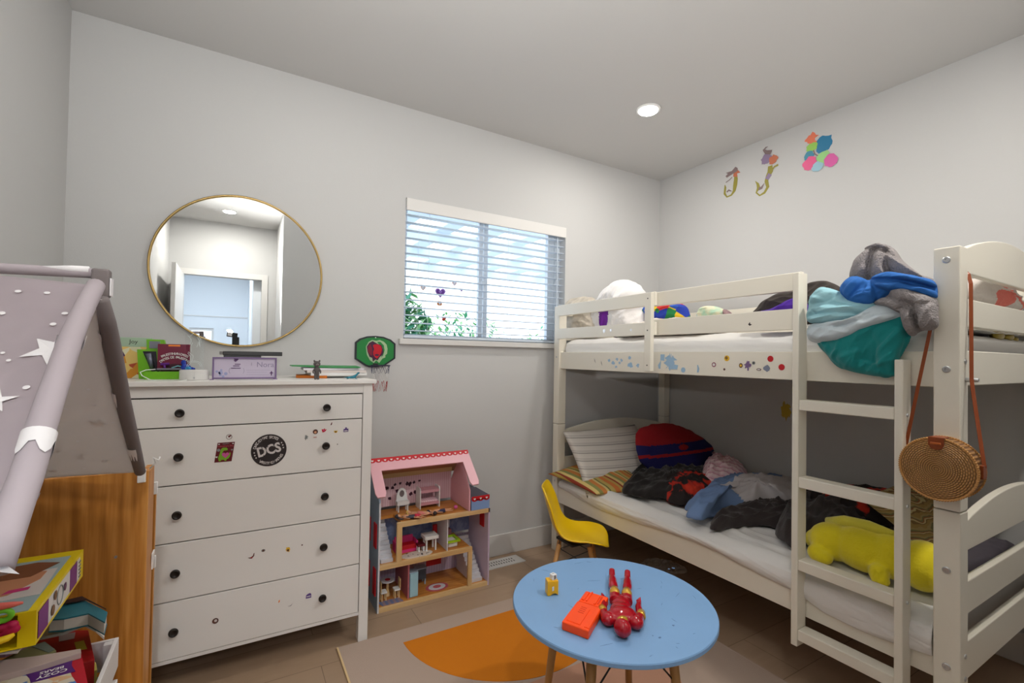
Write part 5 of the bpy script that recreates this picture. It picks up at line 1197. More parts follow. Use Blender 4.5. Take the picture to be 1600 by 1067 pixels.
for k in range(n_sc):
    cx = RX0+w_*(k+.5); prism(bm, [V((0, ym, .712))+e1*(cx+a)+e2*(-.010+b)+nrm*1.25 for a, b in heart(.0065, n=14)], nrm*.06)
obj('trim_hearts', bm, M_white, dh)
obj('roof_beam', B(HX0+.01, XM, HY1-.016, HY1-.006, .585, .612), M_pine, dh)
# stickers in the attic
bm = nb(); rnd = random.Random(3)
for k in range(24):
    plate(bm, (.65+k*.0115+rnd.uniform(-.005, .005), HY1-.0065, .485+rnd.uniform(-.015, .065)), (1, 0, 0), (0, 0, 1), splat(rnd.uniform(.006, .012), k, 10, .5), .0006)
obj('wall_print', bm, pm('attic_dark', 66, 30, 50), dh)['kind'] = 'stuff'
# stairs
def stairs(x0, x1, z0, z1, y0, y1, n, label):
    bm = nb()
    for k in range(n):
        t = k/n; box(bm, x0+(.0 if x1-x0 > 0 else 0), x1, y0+(y1-y0)*t, y1, z0+(z1-z0)*t, z0+(z1-z0)*(k+1)/n)
    return obj('stairs', bm, M_hw, dh)
stairs(.640, .700, .223, .400, HY0+.03, HY1-.02, 11, '')
stairs(1.135, 1.200, .018, .205, HY0+.03, HY1-.02, 11, '')
# partitions, windows, shutters
obj('partition', B(.984, .989, HY0+.02, HY1-.006, .223, .396), M_hw, dh)
obj('partition', B(.779, .786, HY0+.03, HY1-.006, .018, .203), mat('partition_rose', rgb(190, 110, 120), .5), dh)
for z0, z1 in ((.30, .42), (.07, .20)):
    for y in (HY0+.03, HY0+.15): obj('shutter', B(HX0-.006, HX0, y, y+.045, z0, z1), M_hr, dh, bev=.001)
obj('door_print', B(.955, 1.045, HY1-.008, HY1-.006, .06, .20), M_hr, dh)
obj('shutter', B(HX1-.012, HX1-.008, HY0+.05, HY0+.10, .30, .41), M_hr, dh)
# balcony on the right
obj('balcony_front', B(1.113, 1.222, HY0, HY0+.006, .42, .492), mat('balcony_blue', rgb(130, 160, 210), .5), dh)
pts2 = []
for k in range(3):
    cx = 1.113+.0363*(k+.5)
    for j in range(9):
        a = pi-pi*j/8; pts2.append((cx+.0182*cos(a), .478-.012*sin(a)))
pts2 += [(1.222, .494), (1.113, .494)]
obj('scallop_trim', prism(nb(), [(a, HY0-.001, b) for a, b in pts2], (0, .001, 0)), M_hr, dh)
bm = nb()
for k in range(3): plate(bm, (1.113+.0363*(k+.5), HY0-.0012, .480), (1, 0, 0), (0, 0, 1), heart(.007, n=14), .0005)
obj('trim_hearts', bm, M_white, dh)
obj('balcony_top', B(1.113, 1.222, HY0+.006, HY1-.08, .485, .492), mat('balcony_grey', rgb(70, 66, 80), .6), dh)
bm = nb(); box(bm, 1.115, 1.15, HY0+.12, HY0+.16, .492, .55); obj('balcony_backboard', bm, M_hr, dh, bev=.004)

# furniture and dolls of the doll house (loose, so things of their own)
def legs4(bm, x0, x1, y0, y1, z0, z1, r=.003):
    for x in (x0, x1):
        for y in (y0, y1): box(bm, x-r, x+r, y-r, y+r, z0, z1)
def mini(name, label, cat, cx, cy, z): return empty(name, (cx, cy, z), label, cat, None)
zt, zm, zg = .416, .223, .018
# attic: dresser with mirror, bunk bed
e = mini('toy_vanity', 'white doll vanity with oval mirror against the pink attic wall', 'toy furniture', .790, 2.48, zt)
bm = nb(); legs4(bm, .765, .815, 2.46, 2.49, zt, zt+.035); box(bm, .758, .822, 2.455, 2.495, zt+.035, zt+.055); obj('table', bm, M_white, e)
obj('mirror_frame', plate(nb(), (.790, 2.490, zt+.055), (1, 0, 0), (0, 0, 1), [(-.030, 0), (.030, 0), (.028, .03), (.020, .052), (.008, .064), (-.008, .064), (-.020, .052), (-.028, .03)], .004), M_white, e)
obj('mirror', plate(nb(), (.790, 2.4855, zt+.090), (1, 0, 0), (0, 0, 1), circ(.013, 20, ry=.018), .001), mat('toy_mirror', rgb(120, 110, 112), .2), e)
e = mini('toy_bunk_bed', 'pink and white doll bunk bed in the attic of the doll house', 'toy furniture', .935, 2.48, zt)
for x in (.880, .990): obj('end_frame', prism(nb(), [(x, 2.45, zt), (x, 2.52, zt), (x, 2.52, zt+.10), (x, 2.51, zt+.112), (x, 2.46, zt+.112), (x, 2.45, zt+.10)], (.005, 0, 0)), M_white, e)
for z in (.018, .085): obj('bunk_base', B(.885, .990, 2.452, 2.518, zt+z, zt+z+.014), mat('toy_rose', rgb(206, 150, 160), .6), e)
obj('bedding', B(.890, .985, 2.455, 2.515, zt+.032, zt+.042), M_wp1, e, bev=.003)
# dolls lying on the top floor
def doll(x, y, ang, hair, dress, label, L=.10):
    e = mini('doll', label, 'doll', x, y, zt+.003); d = V((cos(ang), sin(ang), 0)); s = V((-d.y, d.x, 0)); P0 = V((x, y, zt+.014)); d = d*1.3; s = s*1.3
    bm = nb()
    tube(bm, [P0-d*.005, P0+d*.012, P0+d*.020], [.009, .010, .005], 10)
    tube(bm, [P0+d*.020, P0+d*.028], [.0035, .0035], 8); ell(bm, P0+d*.036, (.010, .009, .010))
    for k in (-1, 1):
        tube(bm, [P0-d*.003+s*k*.005, P0-d*.03+s*k*.008, P0-d*.058+s*k*.010], [.0048, .004, .003], 8); tube(bm, [P0+d*.018+s*k*.010, P0+s*k*.018, P0-d*.014+s*k*.022], [.0033, .003, .0025], 8)
    obj('body', melt(bm, .0015, 2), P_skin, e, smooth=True)
    bm = nb(); tube(bm, [P0+d*.020, P0+d*.002, P0-d*.026], [.007, .0105, .017], 12, flat=.6); obj('dress', bm, dress, e, smooth=True)
    bm = nb(); ell(bm, P0+d*.041, (.0125, .012, .0105)); tube(bm, [P0+d*.042+V((0, 0, -.002)), P0+d*.030+s*.012-V((0, 0, .006)), P0+d*.014+s*.016-V((0, 0, .008))], [.007, .006, .003], 8); obj('hair', bm, hair, e, smooth=True)
doll(.775, 2.335, radians(150), pm('hair_grey', 60, 55, 62), pm('dark_denim', 50, 54, 70), 'leftmost doll in dark clothes lying on the doll house top floor')
doll(.815, 2.345, radians(110), pm('hair_blond', 205, 170, 90), pm('magenta', 190, 20, 60), 'blond doll in a magenta dress lying on the doll house top floor')
doll(.868, 2.345, radians(-30), pm('hair_black', 30, 20, 24), pm('pale_coral', 220, 130, 125), 'black-haired doll in coral lying third on the doll house top floor')
doll(.945, 2.345, radians(170), pm('hair_navy', 34, 34, 56), pm('indigo', 44, 44, 76), 'rightmost doll in navy lying with its leg out on the top floor')
tag(obj('toy_ball', ell(nb(), (1.055, 2.37, zt+.011), .011), P_pnk, smooth=True), 'small pink ball at the right of the doll house top floor', 'ball')
# middle floor
e = mini('toy_sofa', 'hot pink doll sofa on the middle floor of the doll house', 'toy furniture', .79, 2.43, zm); M_hpk = mat('toy_hotpink', rgb(224, 60, 130), .5)
obj('seat', B(.745, .845, 2.40, 2.45, zm+.010, zm+.035), M_hr, e, bev=.003); obj('backrest', B(.745, .845, 2.45, 2.462, zm, zm+.068), M_hpk, e, bev=.004)
for x in (.737, .845): obj('armrest', B(x, x+.009, 2.395, 2.462, zm, zm+.052), M_hpk, e, bev=.003)
obj('front_apron', B(.745, .845, 2.395, 2.400, zm, zm+.014), M_hpk, e)
tag(obj('toy_rug', prism(nb(), [(.83+.085*cos(2*pi*k/30), 2.345+.040*sin(2*pi*k/30), zm) for k in range(30)], (0, 0, .002)), ramp_mat('dot_rug', 'noise', [(.58, rgb(220, 208, 196)), (.62, rgb(60, 40, 46))], tscale=55, interp='CONSTANT')), 'cream doll rug with dark specks on the middle floor', 'rug')
e = mini('toy_desk', 'white doll desk on the middle floor of the doll house', 'toy furniture', .90, 2.37, zm)
bm = nb()
for x in (.888, .938):
    for y in (2.36, 2.40): box(bm, x-.004, x+.004, y-.004, y+.004, zm, zm+.062)
obj('legs_frame', bm, M_white, e); obj('desk_top', B(.875, .950, 2.345, 2.415, zm+.062, zm+.080), M_white, e, bev=.002)
e = mini('toy_stool', 'white doll stool with dark red top beside the white doll desk', 'toy furniture', .862, 2.38, zm)
bm = nb(); legs4(bm, .850, .876, 2.37, 2.395, zm, zm+.028, .004); obj('base', bm, M_white, e); obj('cushion', B(.843, .883, 2.362, 2.402, zm+.028, zm+.040), P_dred, e, bev=.002)
tag(obj('toy_curtain', B(.955, .978, 2.44, 2.45, zm, zm+.10), M_hr), 'tall red doll curtain beside the partition on the middle floor', 'toy')
e = mini('toy_bathtub', 'white and lime green doll bathtub on the middle floor', 'toy furniture', 1.03, 2.375, zm)
obj('tub', B(1.005, 1.060, 2.345, 2.415, zm, zm+.030), M_white, e, bev=.006); bm = nb()
for a in ((.995, 1.070, 2.335, 2.345), (.995, 1.070, 2.415, 2.425), (.995, 1.005, 2.345, 2.415), (1.060, 1.070, 2.345, 2.415)): box(bm, *a, zm+.028, zm+.038)
obj('rim', bm, mat('toy_lime', rgb(160, 200, 30), .4), e)
e = mini('toy_washstand', 'pink and blue doll washstand against the blue wall of the doll house', 'toy furniture', 1.055, 2.50, zm)
obj('cabinet', B(1.03, 1.085, 2.49, 2.53, zm+.012, zm+.040), mat('toy_rose', 0), e); obj('splashback', B(1.025, 1.09, 2.53, 2.535, zm+.04, zm+.11), M_hw, e)
# ground floor
e = mini('toy_table', 'round doll table with a red centre on the ground floor', 'toy furniture', .695, 2.41, zg)
obj('tabletop', lathe(nb(), (.700, 2.41, zg+.075), [(0, 0), (.034, 0), (.034, .005), (0, .005)], seg=28), M_hw, e); obj('table_print', lathe(nb(), (.700, 2.41, zg+.080), [(0, 0), (.014, 0), (.014, .0008), (0, .0008)], seg=20), M_hr, e)
obj('pedestal', lathe(nb(), (.700, 2.41, zg), [(.016, 0), (.014, .01), (.007, .03), (.007, .075)], seg=16), M_pine, e)
for cx, fl_, lb in ((.668, 1, 'white doll chair left of the round doll table'), (.735, -1, 'white doll chair right of the round doll table')):
    e = mini('toy_chair', lb, 'toy furniture', cx, 2.37, zg)
    bm = nb(); legs4(bm, cx-.010, cx+.010, 2.358, 2.382, zg, zg+.040); obj('legs_frame', bm, M_pine, e); obj('seat', B(cx-.015, cx+.015, 2.352, 2.388, zg+.040, zg+.047), M_white, e)
    obj('backrest', B(cx-fl_*.015-.002, cx-fl_*.015+.002, 2.354, 2.386, zg+.047, zg+.095), M_pine, e)
tag(obj('toy_mat', prism(nb(), [(.650, 2.315, zg), (.755, 2.315, zg), (.745, 2.36, zg), (.635, 2.36, zg)], (0, 0, .0015)), ramp_mat('stripe_mat', 'wave', [(0, rgb(110, 120, 160)), (.5, rgb(150, 130, 140))], tscale=12, bands='X', interp='CONSTANT')), 'blue-grey striped doll mat at the front of the ground floor', 'rug')
e = mini('toy_fridge', 'tall pale blue doll refrigerator on the ground floor', 'toy furniture', .815, 2.38, zg)
obj('body', B(.790, .835, 2.33, 2.375, zg, zg+.125), M_hb, e); obj('door', B(.792, .833, 2.325, 2.330, zg+.004, zg+.121), mat('toy_paleblue', rgb(160, 200, 214), .5), e)
e = mini('toy_stove', 'small grey-blue doll stove on the ground floor', 'toy furniture', .885, 2.45, zg)
obj('body', B(.862, .915, 2.43, 2.475, zg+.03, zg+.085), mat('toy_slate', rgb(70, 80, 90), .4), e); bm = nb(); legs4(bm, .866, .911, 2.434, 2.471, zg, zg+.03); obj('legs_frame', bm, M_hb, e); obj('top', B(.858, .919, 2.426, 2.479, zg+.085, zg+.090), M_hb, e)
e = mini('toy_rug', 'round pink and white doll rug on the ground floor', 'rug', .955, 2.37, zg)
for k, (r_, m_) in enumerate(((.062, M_hpk if False else mat('rug_rose', rgb(190, 90, 100), .8)), (.046, M_hw), (.022, mat('rug_rose', 0)))): obj('ring', prism(nb(), [(.955+r_*cos(2*pi*j/30), 2.37+r_*.7*sin(2*pi*j/30), zg+.0012*k) for j in range(30)], (0, 0, .0012)), m_, e)

# ------------------------------------------------------------------ wall decals on the right wall
def decal(px, py, shapes, label):
    c = W(px, py, 'x', XR-.0006); bm = nb(); ms = []
    for i, (pts, m) in enumerate(shapes):
        plate(bm, c-V((.0006*i, 0, 0)), (0, -1, 0), (0, 0, 1), pts, .0006, i); ms.append(m)
    tag(obj('wall_decal', bm, ms), label, 'sticker')
def ribbon(pts, w):
    P = [V((a, b, 0)) for a, b in pts]; L_ = []; R_ = []
    ws = w if isinstance(w, (list, tuple)) else [w]*len(P)
    for i, p in enumerate(P):
        d = (P[min(i+1, len(P)-1)]-P[max(i-1, 0)]).normalized(); n_ = V((-d.y, d.x, 0)); L_.append(p+n_*ws[i]); R_.append(p-n_*ws[i])
    return [(p.x, p.y) for p in L_+R_[::-1]]
P_olv, P_taupe, P_rust, P_lav = pm('olive', 148, 140, 60), pm('taupe', 130, 112, 112), pm('rust', 190, 110, 80), pm('lavender', 140, 122, 152)
def dpx(pts, px, py):   # picture offsets of a decal to metres on the wall
    c = W(px, py, 'x', XR); return [((c.y-W(a, b, 'x', XR).y), (W(a, b, 'x', XR).z-c.z)) for a, b in pts]
def crop(pts): return [(1100+a/6.667, 190+b/6.667) for a, b in pts]
o_ = (1142, 284)
decal(*o_, [(ribbon(dpx(crop([(330, 560), (332, 600), (325, 660), (315, 720), (285, 765), (240, 785), (215, 750), (222, 690), (218, 660)]), *o_), [.010, .014, .015, .011, .006, .005, .008, .008, .002]), P_olv),
            (dpx(crop([(305, 575), (350, 575), (345, 540), (380, 530), (350, 500), (310, 520)]), *o_), P_rust),
            (dpx(crop([(330, 470), (352, 485), (350, 515), (300, 545), (240, 585), (225, 570), (250, 545), (228, 535), (290, 515)]), *o_), P_taupe),
            (ribbon(dpx(crop([(240, 735), (260, 715), (290, 725)]), *o_), [.006, .006, .002]), P_taupe),
            (ribbon(dpx(crop([(230, 635), (265, 610), (295, 580)]), *o_), .003), P_taupe)], 'left and smaller of the two olive and mauve mermaid cut-outs on the right wall')
o_ = (1200, 268)
decal(*o_, [(ribbon(dpx(crop([(690, 460), (690, 520), (665, 570), (650, 620), (665, 680), (630, 740), (580, 770), (545, 740), (570, 690), (560, 650), (535, 620)]), *o_), [.014, .018, .014, .012, .010, .008, .005, .005, .012, .008, .001]), P_olv),
            (ribbon(dpx(crop([(570, 700), (600, 690), (630, 640)]), *o_), [.010, .009, .001]), P_taupe),
            (ribbon(dpx(crop([(690, 545), (655, 600)]), *o_), [.014, .013]), P_lav),
            (ribbon(dpx(crop([(700, 520), (735, 470), (775, 450)]), *o_), [.006, .005, .007]), P_olv),
            (splatc := [(a, b) for a, b in [(p[0]+dpx(crop([(650, 395)]), *o_)[0][0], p[1]+dpx(crop([(650, 395)]), *o_)[0][1]) for p in splat(.036, 61, 20, .35)]], P_lav),
            ([(p[0]+dpx(crop([(720, 400)]), *o_)[0][0], p[1]+dpx(crop([(720, 400)]), *o_)[0][1]) for p in splat(.030, 62, 18, .3)], P_rust),
            (ribbon(dpx(crop([(705, 320), (650, 320), (625, 295), (650, 270), (670, 262)]), *o_), [.014, .012, .006, .004, .001]), P_taupe)], 'right and taller of the two mermaid cut-outs on the right wall')
o_ = (1280, 237)
def fl(cx, cy, r_, sd, rough=.2):
    d = dpx(crop([(cx, cy)]), *o_)[0]; return [(a+d[0], b+d[1]) for a, b in splat(r_, sd, 18, rough)]
decal(*o_, [(fl(1250, 230, .050, 71), pm('petrol', 40, 120, 160)), (fl(1120, 185, .034, 72, .5), pm('salmon', 225, 120, 90)), (fl(1130, 265, .032, 73, .3), pm('leafgreen', 150, 200, 90)), (fl(1095, 355, .029, 74), pm('steelblue', 70, 140, 165)),
            (fl(1105, 440, .042, 75), pm('hotrose', 225, 90, 140)), (fl(1250, 370, .038, 76), pm('leafgreen', 0, 0, 0) if False else pm('mintgreen', 150, 205, 130)), (fl(1320, 405, .038, 77), pm('orchid', 210, 90, 160)), (fl(1185, 470, .030, 78), pm('icewhite', 150, 190, 205)),
            (ribbon(dpx(crop([(1145, 300), (1160, 340), (1190, 358)]), *o_), .003), P_taupe)], 'ring of blue, pink and green tissue flowers on the right wall')

# ------------------------------------------------------------------ play tent on its wooden end panels
pb = empty('play_bed', (-.40, 1.12, 0), 'oak-look wooden play bed frame under the grey star tent, at the left edge', 'play furniture')
PX = -.197
obj('end_panel', B(-.60, PX, 1.62, 1.638, 0, .922), M_panel, pb, bev=.0015)
obj('side_return', B(PX-.018, PX, 1.6385, 1.725, 0, .918), M_panel, pb, bev=.0015)
obj('rear_panel', B(-.60, PX-.002, 1.79, 1.808, 0, .845), M_panel, pb, bev=.0015)
obj('end_panel', B(-.60, PX-.02, .44, .458, 0, .922), M_panel, pb, bev=.0015)
obj('platform', B(-.60, PX-.02, .459, 1.619, .245, .275), M_panel, pb, bev=.0015)
obj('platform_rail', B(PX-.02, PX-.002, .459, 1.619, .10, .30), M_panel, pb, bev=.0015)
bm = nb(); cyl(bm, (-.262, 1.62, .700), (-.262, 1.617, .700), .0035, seg=10); obj('cam_screw', bm, M_steel, pb)
for x, y, z in ((PX-.012, 1.616, .905), (PX+.001, 1.745, .838), (PX+.001, 1.745, .62)):
    obj('corner_clip', B(x-.013, x+.006, y, y+.010, z-.014, z+.022), M_white, pb, bev=.002)
obj('corner_clip', prism(nb(), [(PX+.002, 1.70, .665), (PX+.002, 1.735, .665), (PX+.002, 1.70, .62)], (.004, 0, 0)), M_white, pb)

def fabric_mat(name, col, tl=.5):
    m, t, b = _new(name); N = t.nodes; L = t.links
    b.inputs['Base Color'].default_value = col; b.inputs['Roughness'].default_value = .9
    tr = N.new('ShaderNodeBsdfTranslucent'); tr.inputs['Color'].default_value = col; mx = N.new('ShaderNodeMixShader'); mx.inputs[0].default_value = tl
    o = [n for n in N if n.type == 'OUTPUT_MATERIAL'][0]
    L.new(b.outputs[0], mx.inputs[1]); L.new(tr.outputs[0], mx.inputs[2]); L.new(mx.outputs[0], o.inputs['Surface']); return m
M_tf = fabric_mat('tent_grey_cotton', rgb(208, 198, 204)); M_tf2 = fabric_mat('tent_cotton_backlit_tone', rgb(232, 228, 226), .5); M_tfd = mat('tent_sleeve_grey', rgb(124, 116, 116), .9); M_tfl = mat('tent_sleeve_light', rgb(176, 166, 172), .9)  # second tent cotton is painted paler: glow from behind put into its colour
M_star = mat('tent_star_white', rgb(238, 236, 238), .85)
tent = empty('play_tent', (-.40, 1.12, .92), 'grey ridge play tent printed with white stars above the wooden panel', 'tent')
RG = V((-.215, 1.12, 1.386)); RGL = V((-.612, 1.12, 1.372)); NF = W(-12, 890, 'x', -.205); NFL = V((-.612, NF.y, NF.z)); FFt = V((-.203, 1.627, .928)); FFL = V((-.60, 1.627, .928))
NEAR = [W(a, b, 'x', -.205) for a, b in ((150, 446), (132, 480), (113, 523), (90, 590), (67, 658), (45, 735), (20, 800), (-12, 890))]
FAR = [W(a, b, 'x', -.2075) for a, b in ((160, 468), (168, 505), (175, 540), (184, 585), (193, 630), (204, 675), (213, 712), (219, 737))]
def along(P, v):
    L = [0]
    for i in range(len(P)-1): L.append(L[-1]+(P[i+1]-P[i]).length)
    x = v*L[-1]; j = 0
    while j < len(P)-2 and L[j+1] < x: j += 1
    return P[j].lerp(P[j+1], (x-L[j])/(L[j+1]-L[j]))
def surf(A, A2, B_, B2, sag, seed, n, edge=None):
    """u: 0 at the open end (right) to 1 at the wall, v: 0 ridge to 1 foot"""
    def f(u, v, off=0):
        p = A.lerp(A2, u).lerp(B_.lerp(B2, u), v)
        p = p + (along(edge, v)-A.lerp(B_, v))*(1-u)**2
        h = -sag*sin(pi*v)*(.4+.6*sin(pi*min(1, u*1.0)))+.004*noise.noise(V((u*3, v*4, seed)))*sin(pi*v)
        h += .0035*max(0, 1-abs(noise.noise(V((u*2+v*3, v*7-u*5, seed+2))))*3)*sin(pi*v)
        return p+n*(h+off)
    return f
n1 = (RGL-RG).cross(NF-RG).normalized(); n1 = n1 if n1.y < 0 else -n1
n2 = (RGL-RG).cross(FFt-RG).normalized(); n2 = n2 if n2.y > 0 else -n2
S1 = surf(RG, RGL, NF, NFL, .022, 1, n1, NEAR); S2 = surf(RG, RGL, FFt, FFL, .012, 5, n2, FAR)
def grid(f, nu=40, nv=60, th=.002):
    bm = nb(); g = [[bm.verts.new(f(i/nu, j/nv)) for i in range(nu+1)] for j in range(nv+1)]
    for j in range(nv):
        for i in range(nu): bm.faces.new((g[j][i], g[j][i+1], g[j+1][i+1], g[j+1][i]))
    return bm
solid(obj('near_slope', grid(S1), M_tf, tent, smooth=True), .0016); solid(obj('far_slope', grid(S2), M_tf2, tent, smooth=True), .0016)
tube_ = lambda pts, r, m, nm: obj(nm, tube(nb(), pts, r, 16), m, tent, smooth=True)
tube_([along(NEAR, k/14) for k in range(15)], [.0125+.004*k/14 for k in range(15)], M_tfl, 'near_sleeve')
fs = FAR
tube_(fs, [.010, .0135, .0145, .0145, .014, .0135, .013, .012], M_tfd, 'far_sleeve')
tube_([RG+V((.010, 0, .004)), RGL+V((0, 0, .004))], [.009, .009], M_tfl, 'ridge_pole_sleeve')
obj('ridge_pocket', B(RG.x-.012, RG.x+.014, RG.y-.012, RG.y+.012, RG.z-.040, RG.z+.012), M_tfd, tent, bev=.004)
obj('ridge_patch', B(RG.x+.0145, RG.x+.0165, RG.y-.009, RG.y+.010, RG.z-.036, RG.z-.004), M_star, tent)
tube_([RG.lerp(RGL, .20)+V((0, -.003, .0085)), RG.lerp(RGL, .10)+V((0, -.003, .0085)), RG.lerp(RGL, .04)+V((0, -.003, .0085))], [.003, .007, .007], M_star, 'ridge_star_patch')
bm = nb(); tube(bm, [FFt+V((.008, -.008, .0)), FFt+V((.020, -.014, .014)), FFt+V((.016, -.016, .030)), FFt+V((.028, -.018, .022)), FFt+V((.030, -.012, .030))], .0022, 6); obj('tie_string', bm, M_white, tent, smooth=True)
def uv_of(px, py, A, A2, B_, n):
    d = RT*((px-PPX)/F)-UP*((py-PPY)/F)+FW; t = (A-V((0, 0, H))).dot(n)/d.dot(n); P = V((0, 0, H))+d*t-A
    e = A2-A; g = B_-A; a, b, c_, x, y = e.dot(e), e.dot(g), g.dot(g), P.dot(e), P.dot(g); D_ = a*c_-b*b
    return (x*c_-y*b)/D_, (y*a-x*b)/D_
def tstar(px, py, size, rot, near=True, n=5, k=.42):
    A, A2, B_, nn, f = (RG, RGL, NF, n1, S1) if near else (RG, RGL, FFt, n2, S2)
    u, v = uv_of(px, py, A, A2, B_, nn); lu, lv = (A2-A).length, (B_-A).length
    off = .0022 if near else -.006
    bm = nb(); m = n*2 if n > 2 else 12; c_ = bm.verts.new(f(u, v, off)); vs = []
    for i in range(m):
        a = rot+2*pi*i/m; r = size*(1 if (i % 2 == 0 or n <= 2) else k)
        vs.append(bm.verts.new(f(min(max(u+r*cos(a)/lu, 0), 1), min(max(v+r*sin(a)/lv, 0), 1), off)))
    for i in range(m): bm.faces.new((c_, vs[i], vs[(i+1) % m]))
    o = obj('printed_star', bm, M_star, tent)
tstar(92, 537, .036, .35); tstar(-2, 612, .026, .9); tstar(30, 900, .03, .2)
for px, py in ((39, 447), (84, 448), (14, 480), (112, 482), (94, 498), (51, 591), (15, 539), (24, 550), (80, 598)): tstar(px, py, .0040 if px not in (15, 24) else .0026, 0, True, 1)
for px, py, sz, ro in ((101, 617, .016, .2), (161, 643, .022, .6), (97, 695, .012, .3), (134, 707, .013, .8), (120, 551, .009, .1), (76, 728, .017, .5), (90, 732, .013, .1), (172, 712, .012, .9)): tstar(px, py, sz, ro, False)
for px, py in ((156, 608), (146, 583), (100, 648), (185, 640), (140, 725), (130, 676)): tstar(px, py, .0035, 0, False, 1)
# star patches on the sleeves
def on_sleeve(p0, p1, r, a, b, ang0, ang1, nm='sleeve_star'):
    d = (p1-p0); L = d.length; d.normalize(); u, v = frame_of(d); bm = nb(); g = []
    for i in range(5):
        row = []
        for j in range(19):
            an = ang0+(ang1-ang0)*j/18; row.append(bm.verts.new(p0+d*(L*a+(L*(b-a))*i/4*(.35+.65*abs(sin(j*.7))))+(u*cos(an)+v*sin(an))*(r+.0018)))
        g.append(row)
    for i in range(4):
        for j in range(18): bm.faces.new((g[i][j], g[i][j+1], g[i+1][j+1], g[i+1][j]))
    obj(nm, bm, M_star, tent, smooth=True)
on_sleeve(NEAR[2], NEAR[3], .0142, .0, .35, 0, 2*pi*.5); on_sleeve(NEAR[4], NEAR[5], .0150, .25, .75, 0, 2*pi); on_sleeve(NEAR[5], NEAR[6], .0156, .45, .75, 0, 2.5)
for i, a, b, an in ((1, .3, .7, 2.2), (2, .4, .6, 3.0), (3, .5, 1.0, 2.0), (4, .5, .7, 3.3), (5, .5, 1.0, 1.2)): on_sleeve(fs[i], fs[i+1], .0148, a, b, an, an+1.3)

# ------------------------------------------------------------------ crate, books and boxes under the tent
cr = empty('toy_crate', (-.40, 1.33, .275), 'white slatted wooden crate on the play bed platform', 'crate')
M_cr = mat('crate_white', rgb(214, 210, 208), .5); cx0, cx1, cy0, cy1, cz0, cz1 = -.56, -.226, 1.06, 1.462, .276, .560
for z0, z1 in ((.300, .368), (.392, .460), (.490, .560)):
    obj('side_slat', B(cx1-.008, cx1, cy0, cy1, z0, z1), M_cr, cr, bev=.001); obj('side_slat', B(cx0, cx0+.008, cy0, cy1, z0, z1), M_cr, cr, bev=.001)
    obj('end_slat', B(cx0+.008, cx1-.008, cy0, cy0+.008, z0, z1-(.0 if z0 < .48 else .03)), M_cr, cr, bev=.001); obj('end_slat', B(cx0+.008, cx1-.008, cy1-.008, cy1, z0, z1), M_cr, cr, bev=.001)
for x in (cx0+.0085, cx1-.0245):
    for y in (cy0+.0085, cy1-.0245): obj('corner_block', B(x, x+.016, y, y+.016, cz0, cz1-.002), M_cr, cr)
obj('base', B(cx0+.001, cx1-.001, cy0+.001, cy1-.001, cz0, cz0+.012), M_cr, cr)
def vbook(name, pts, z, th, m, label, cat='book', pages=None, up=None, tilt=0):
    """pts: top outline in the photograph laid on the height z; extruded down by th"""
    P = [W(a, b, 'z', z) for a, b in pts]; c = sum(P, V((0, 0, 0)))/len(P)
    e = empty(name, (c.x, c.y, z-th), label, cat)
    if pages is None: obj('cover', prism(nb(), P, (0, 0, -th)), m, e, bev=.0012); return e, P
    obj('front_cover', prism(nb(), P, (0, 0, -.003)), m, e); sh_ = [c+(p-c)*.975 for p in P]
    obj('page_block', prism(nb(), [p-V((0, 0, .0032)) for p in sh_], (0, 0, -(th-.0064))), pages, e); obj('back_cover', prism(nb(), [p-V((0, 0, th-.003)) for p in P], (0, 0, -.003)), m, e)
    return e, P
M_pg = mat('paper_pages', rgb(206, 200, 192), .8)
# hidden filling of the crate keeps the pile supported
for k in range(3):
    z = .288+k*.07; e = empty('picture_book', (-.40, 1.26, z), ['blue picture book at the bottom of the crate pile', 'orange picture book second from the bottom of the crate pile', 'green picture book third from the bottom of the crate pile'][k], 'book')
    obj('cover', B(-.53, -.256, 1.09, 1.43, z, z+.066), [pm('bookblue', 60, 90, 150), pm('bookorange', 210, 120, 60), pm('bookgreen', 90, 140, 80)][k], e, bev=.002)
# stack from low to high
e, P = vbook('red_activity_box', [(20, 1004), (104, 985), (138, 984), (148, 1030), (130, 1036), (20, 1040)], .580, .075, pm('boxred', 150, 10, 16), 'red activity box wedged in the crate behind the purple-banner book', 'box')
obj('grey_label', prism(nb(), [p+V((0, 0, .0004)) for p in Wl([(92, 993), (118, 988), (116, 998), (92, 1003)], 'z', .580)], (0, 0, .0006)), pm('labelgrey', 150, 140, 140), e)
obj('yellow_label', prism(nb(), [p+V((0, 0, .0004)) for p in Wl([(116, 1004), (131, 1001), (136, 1014), (120, 1017)], 'z', .580)], (0, 0, .0006)), pm('labelyellow', 170, 150, 40), e)
e, P = vbook('wood_block_toy', [(132, 1036), (150, 1034), (152, 1046), (140, 1050)], .545, .06, pm('yellowgreen', 190, 180, 90), 'small yellow-green topped block in the corner of the white crate', 'toy')
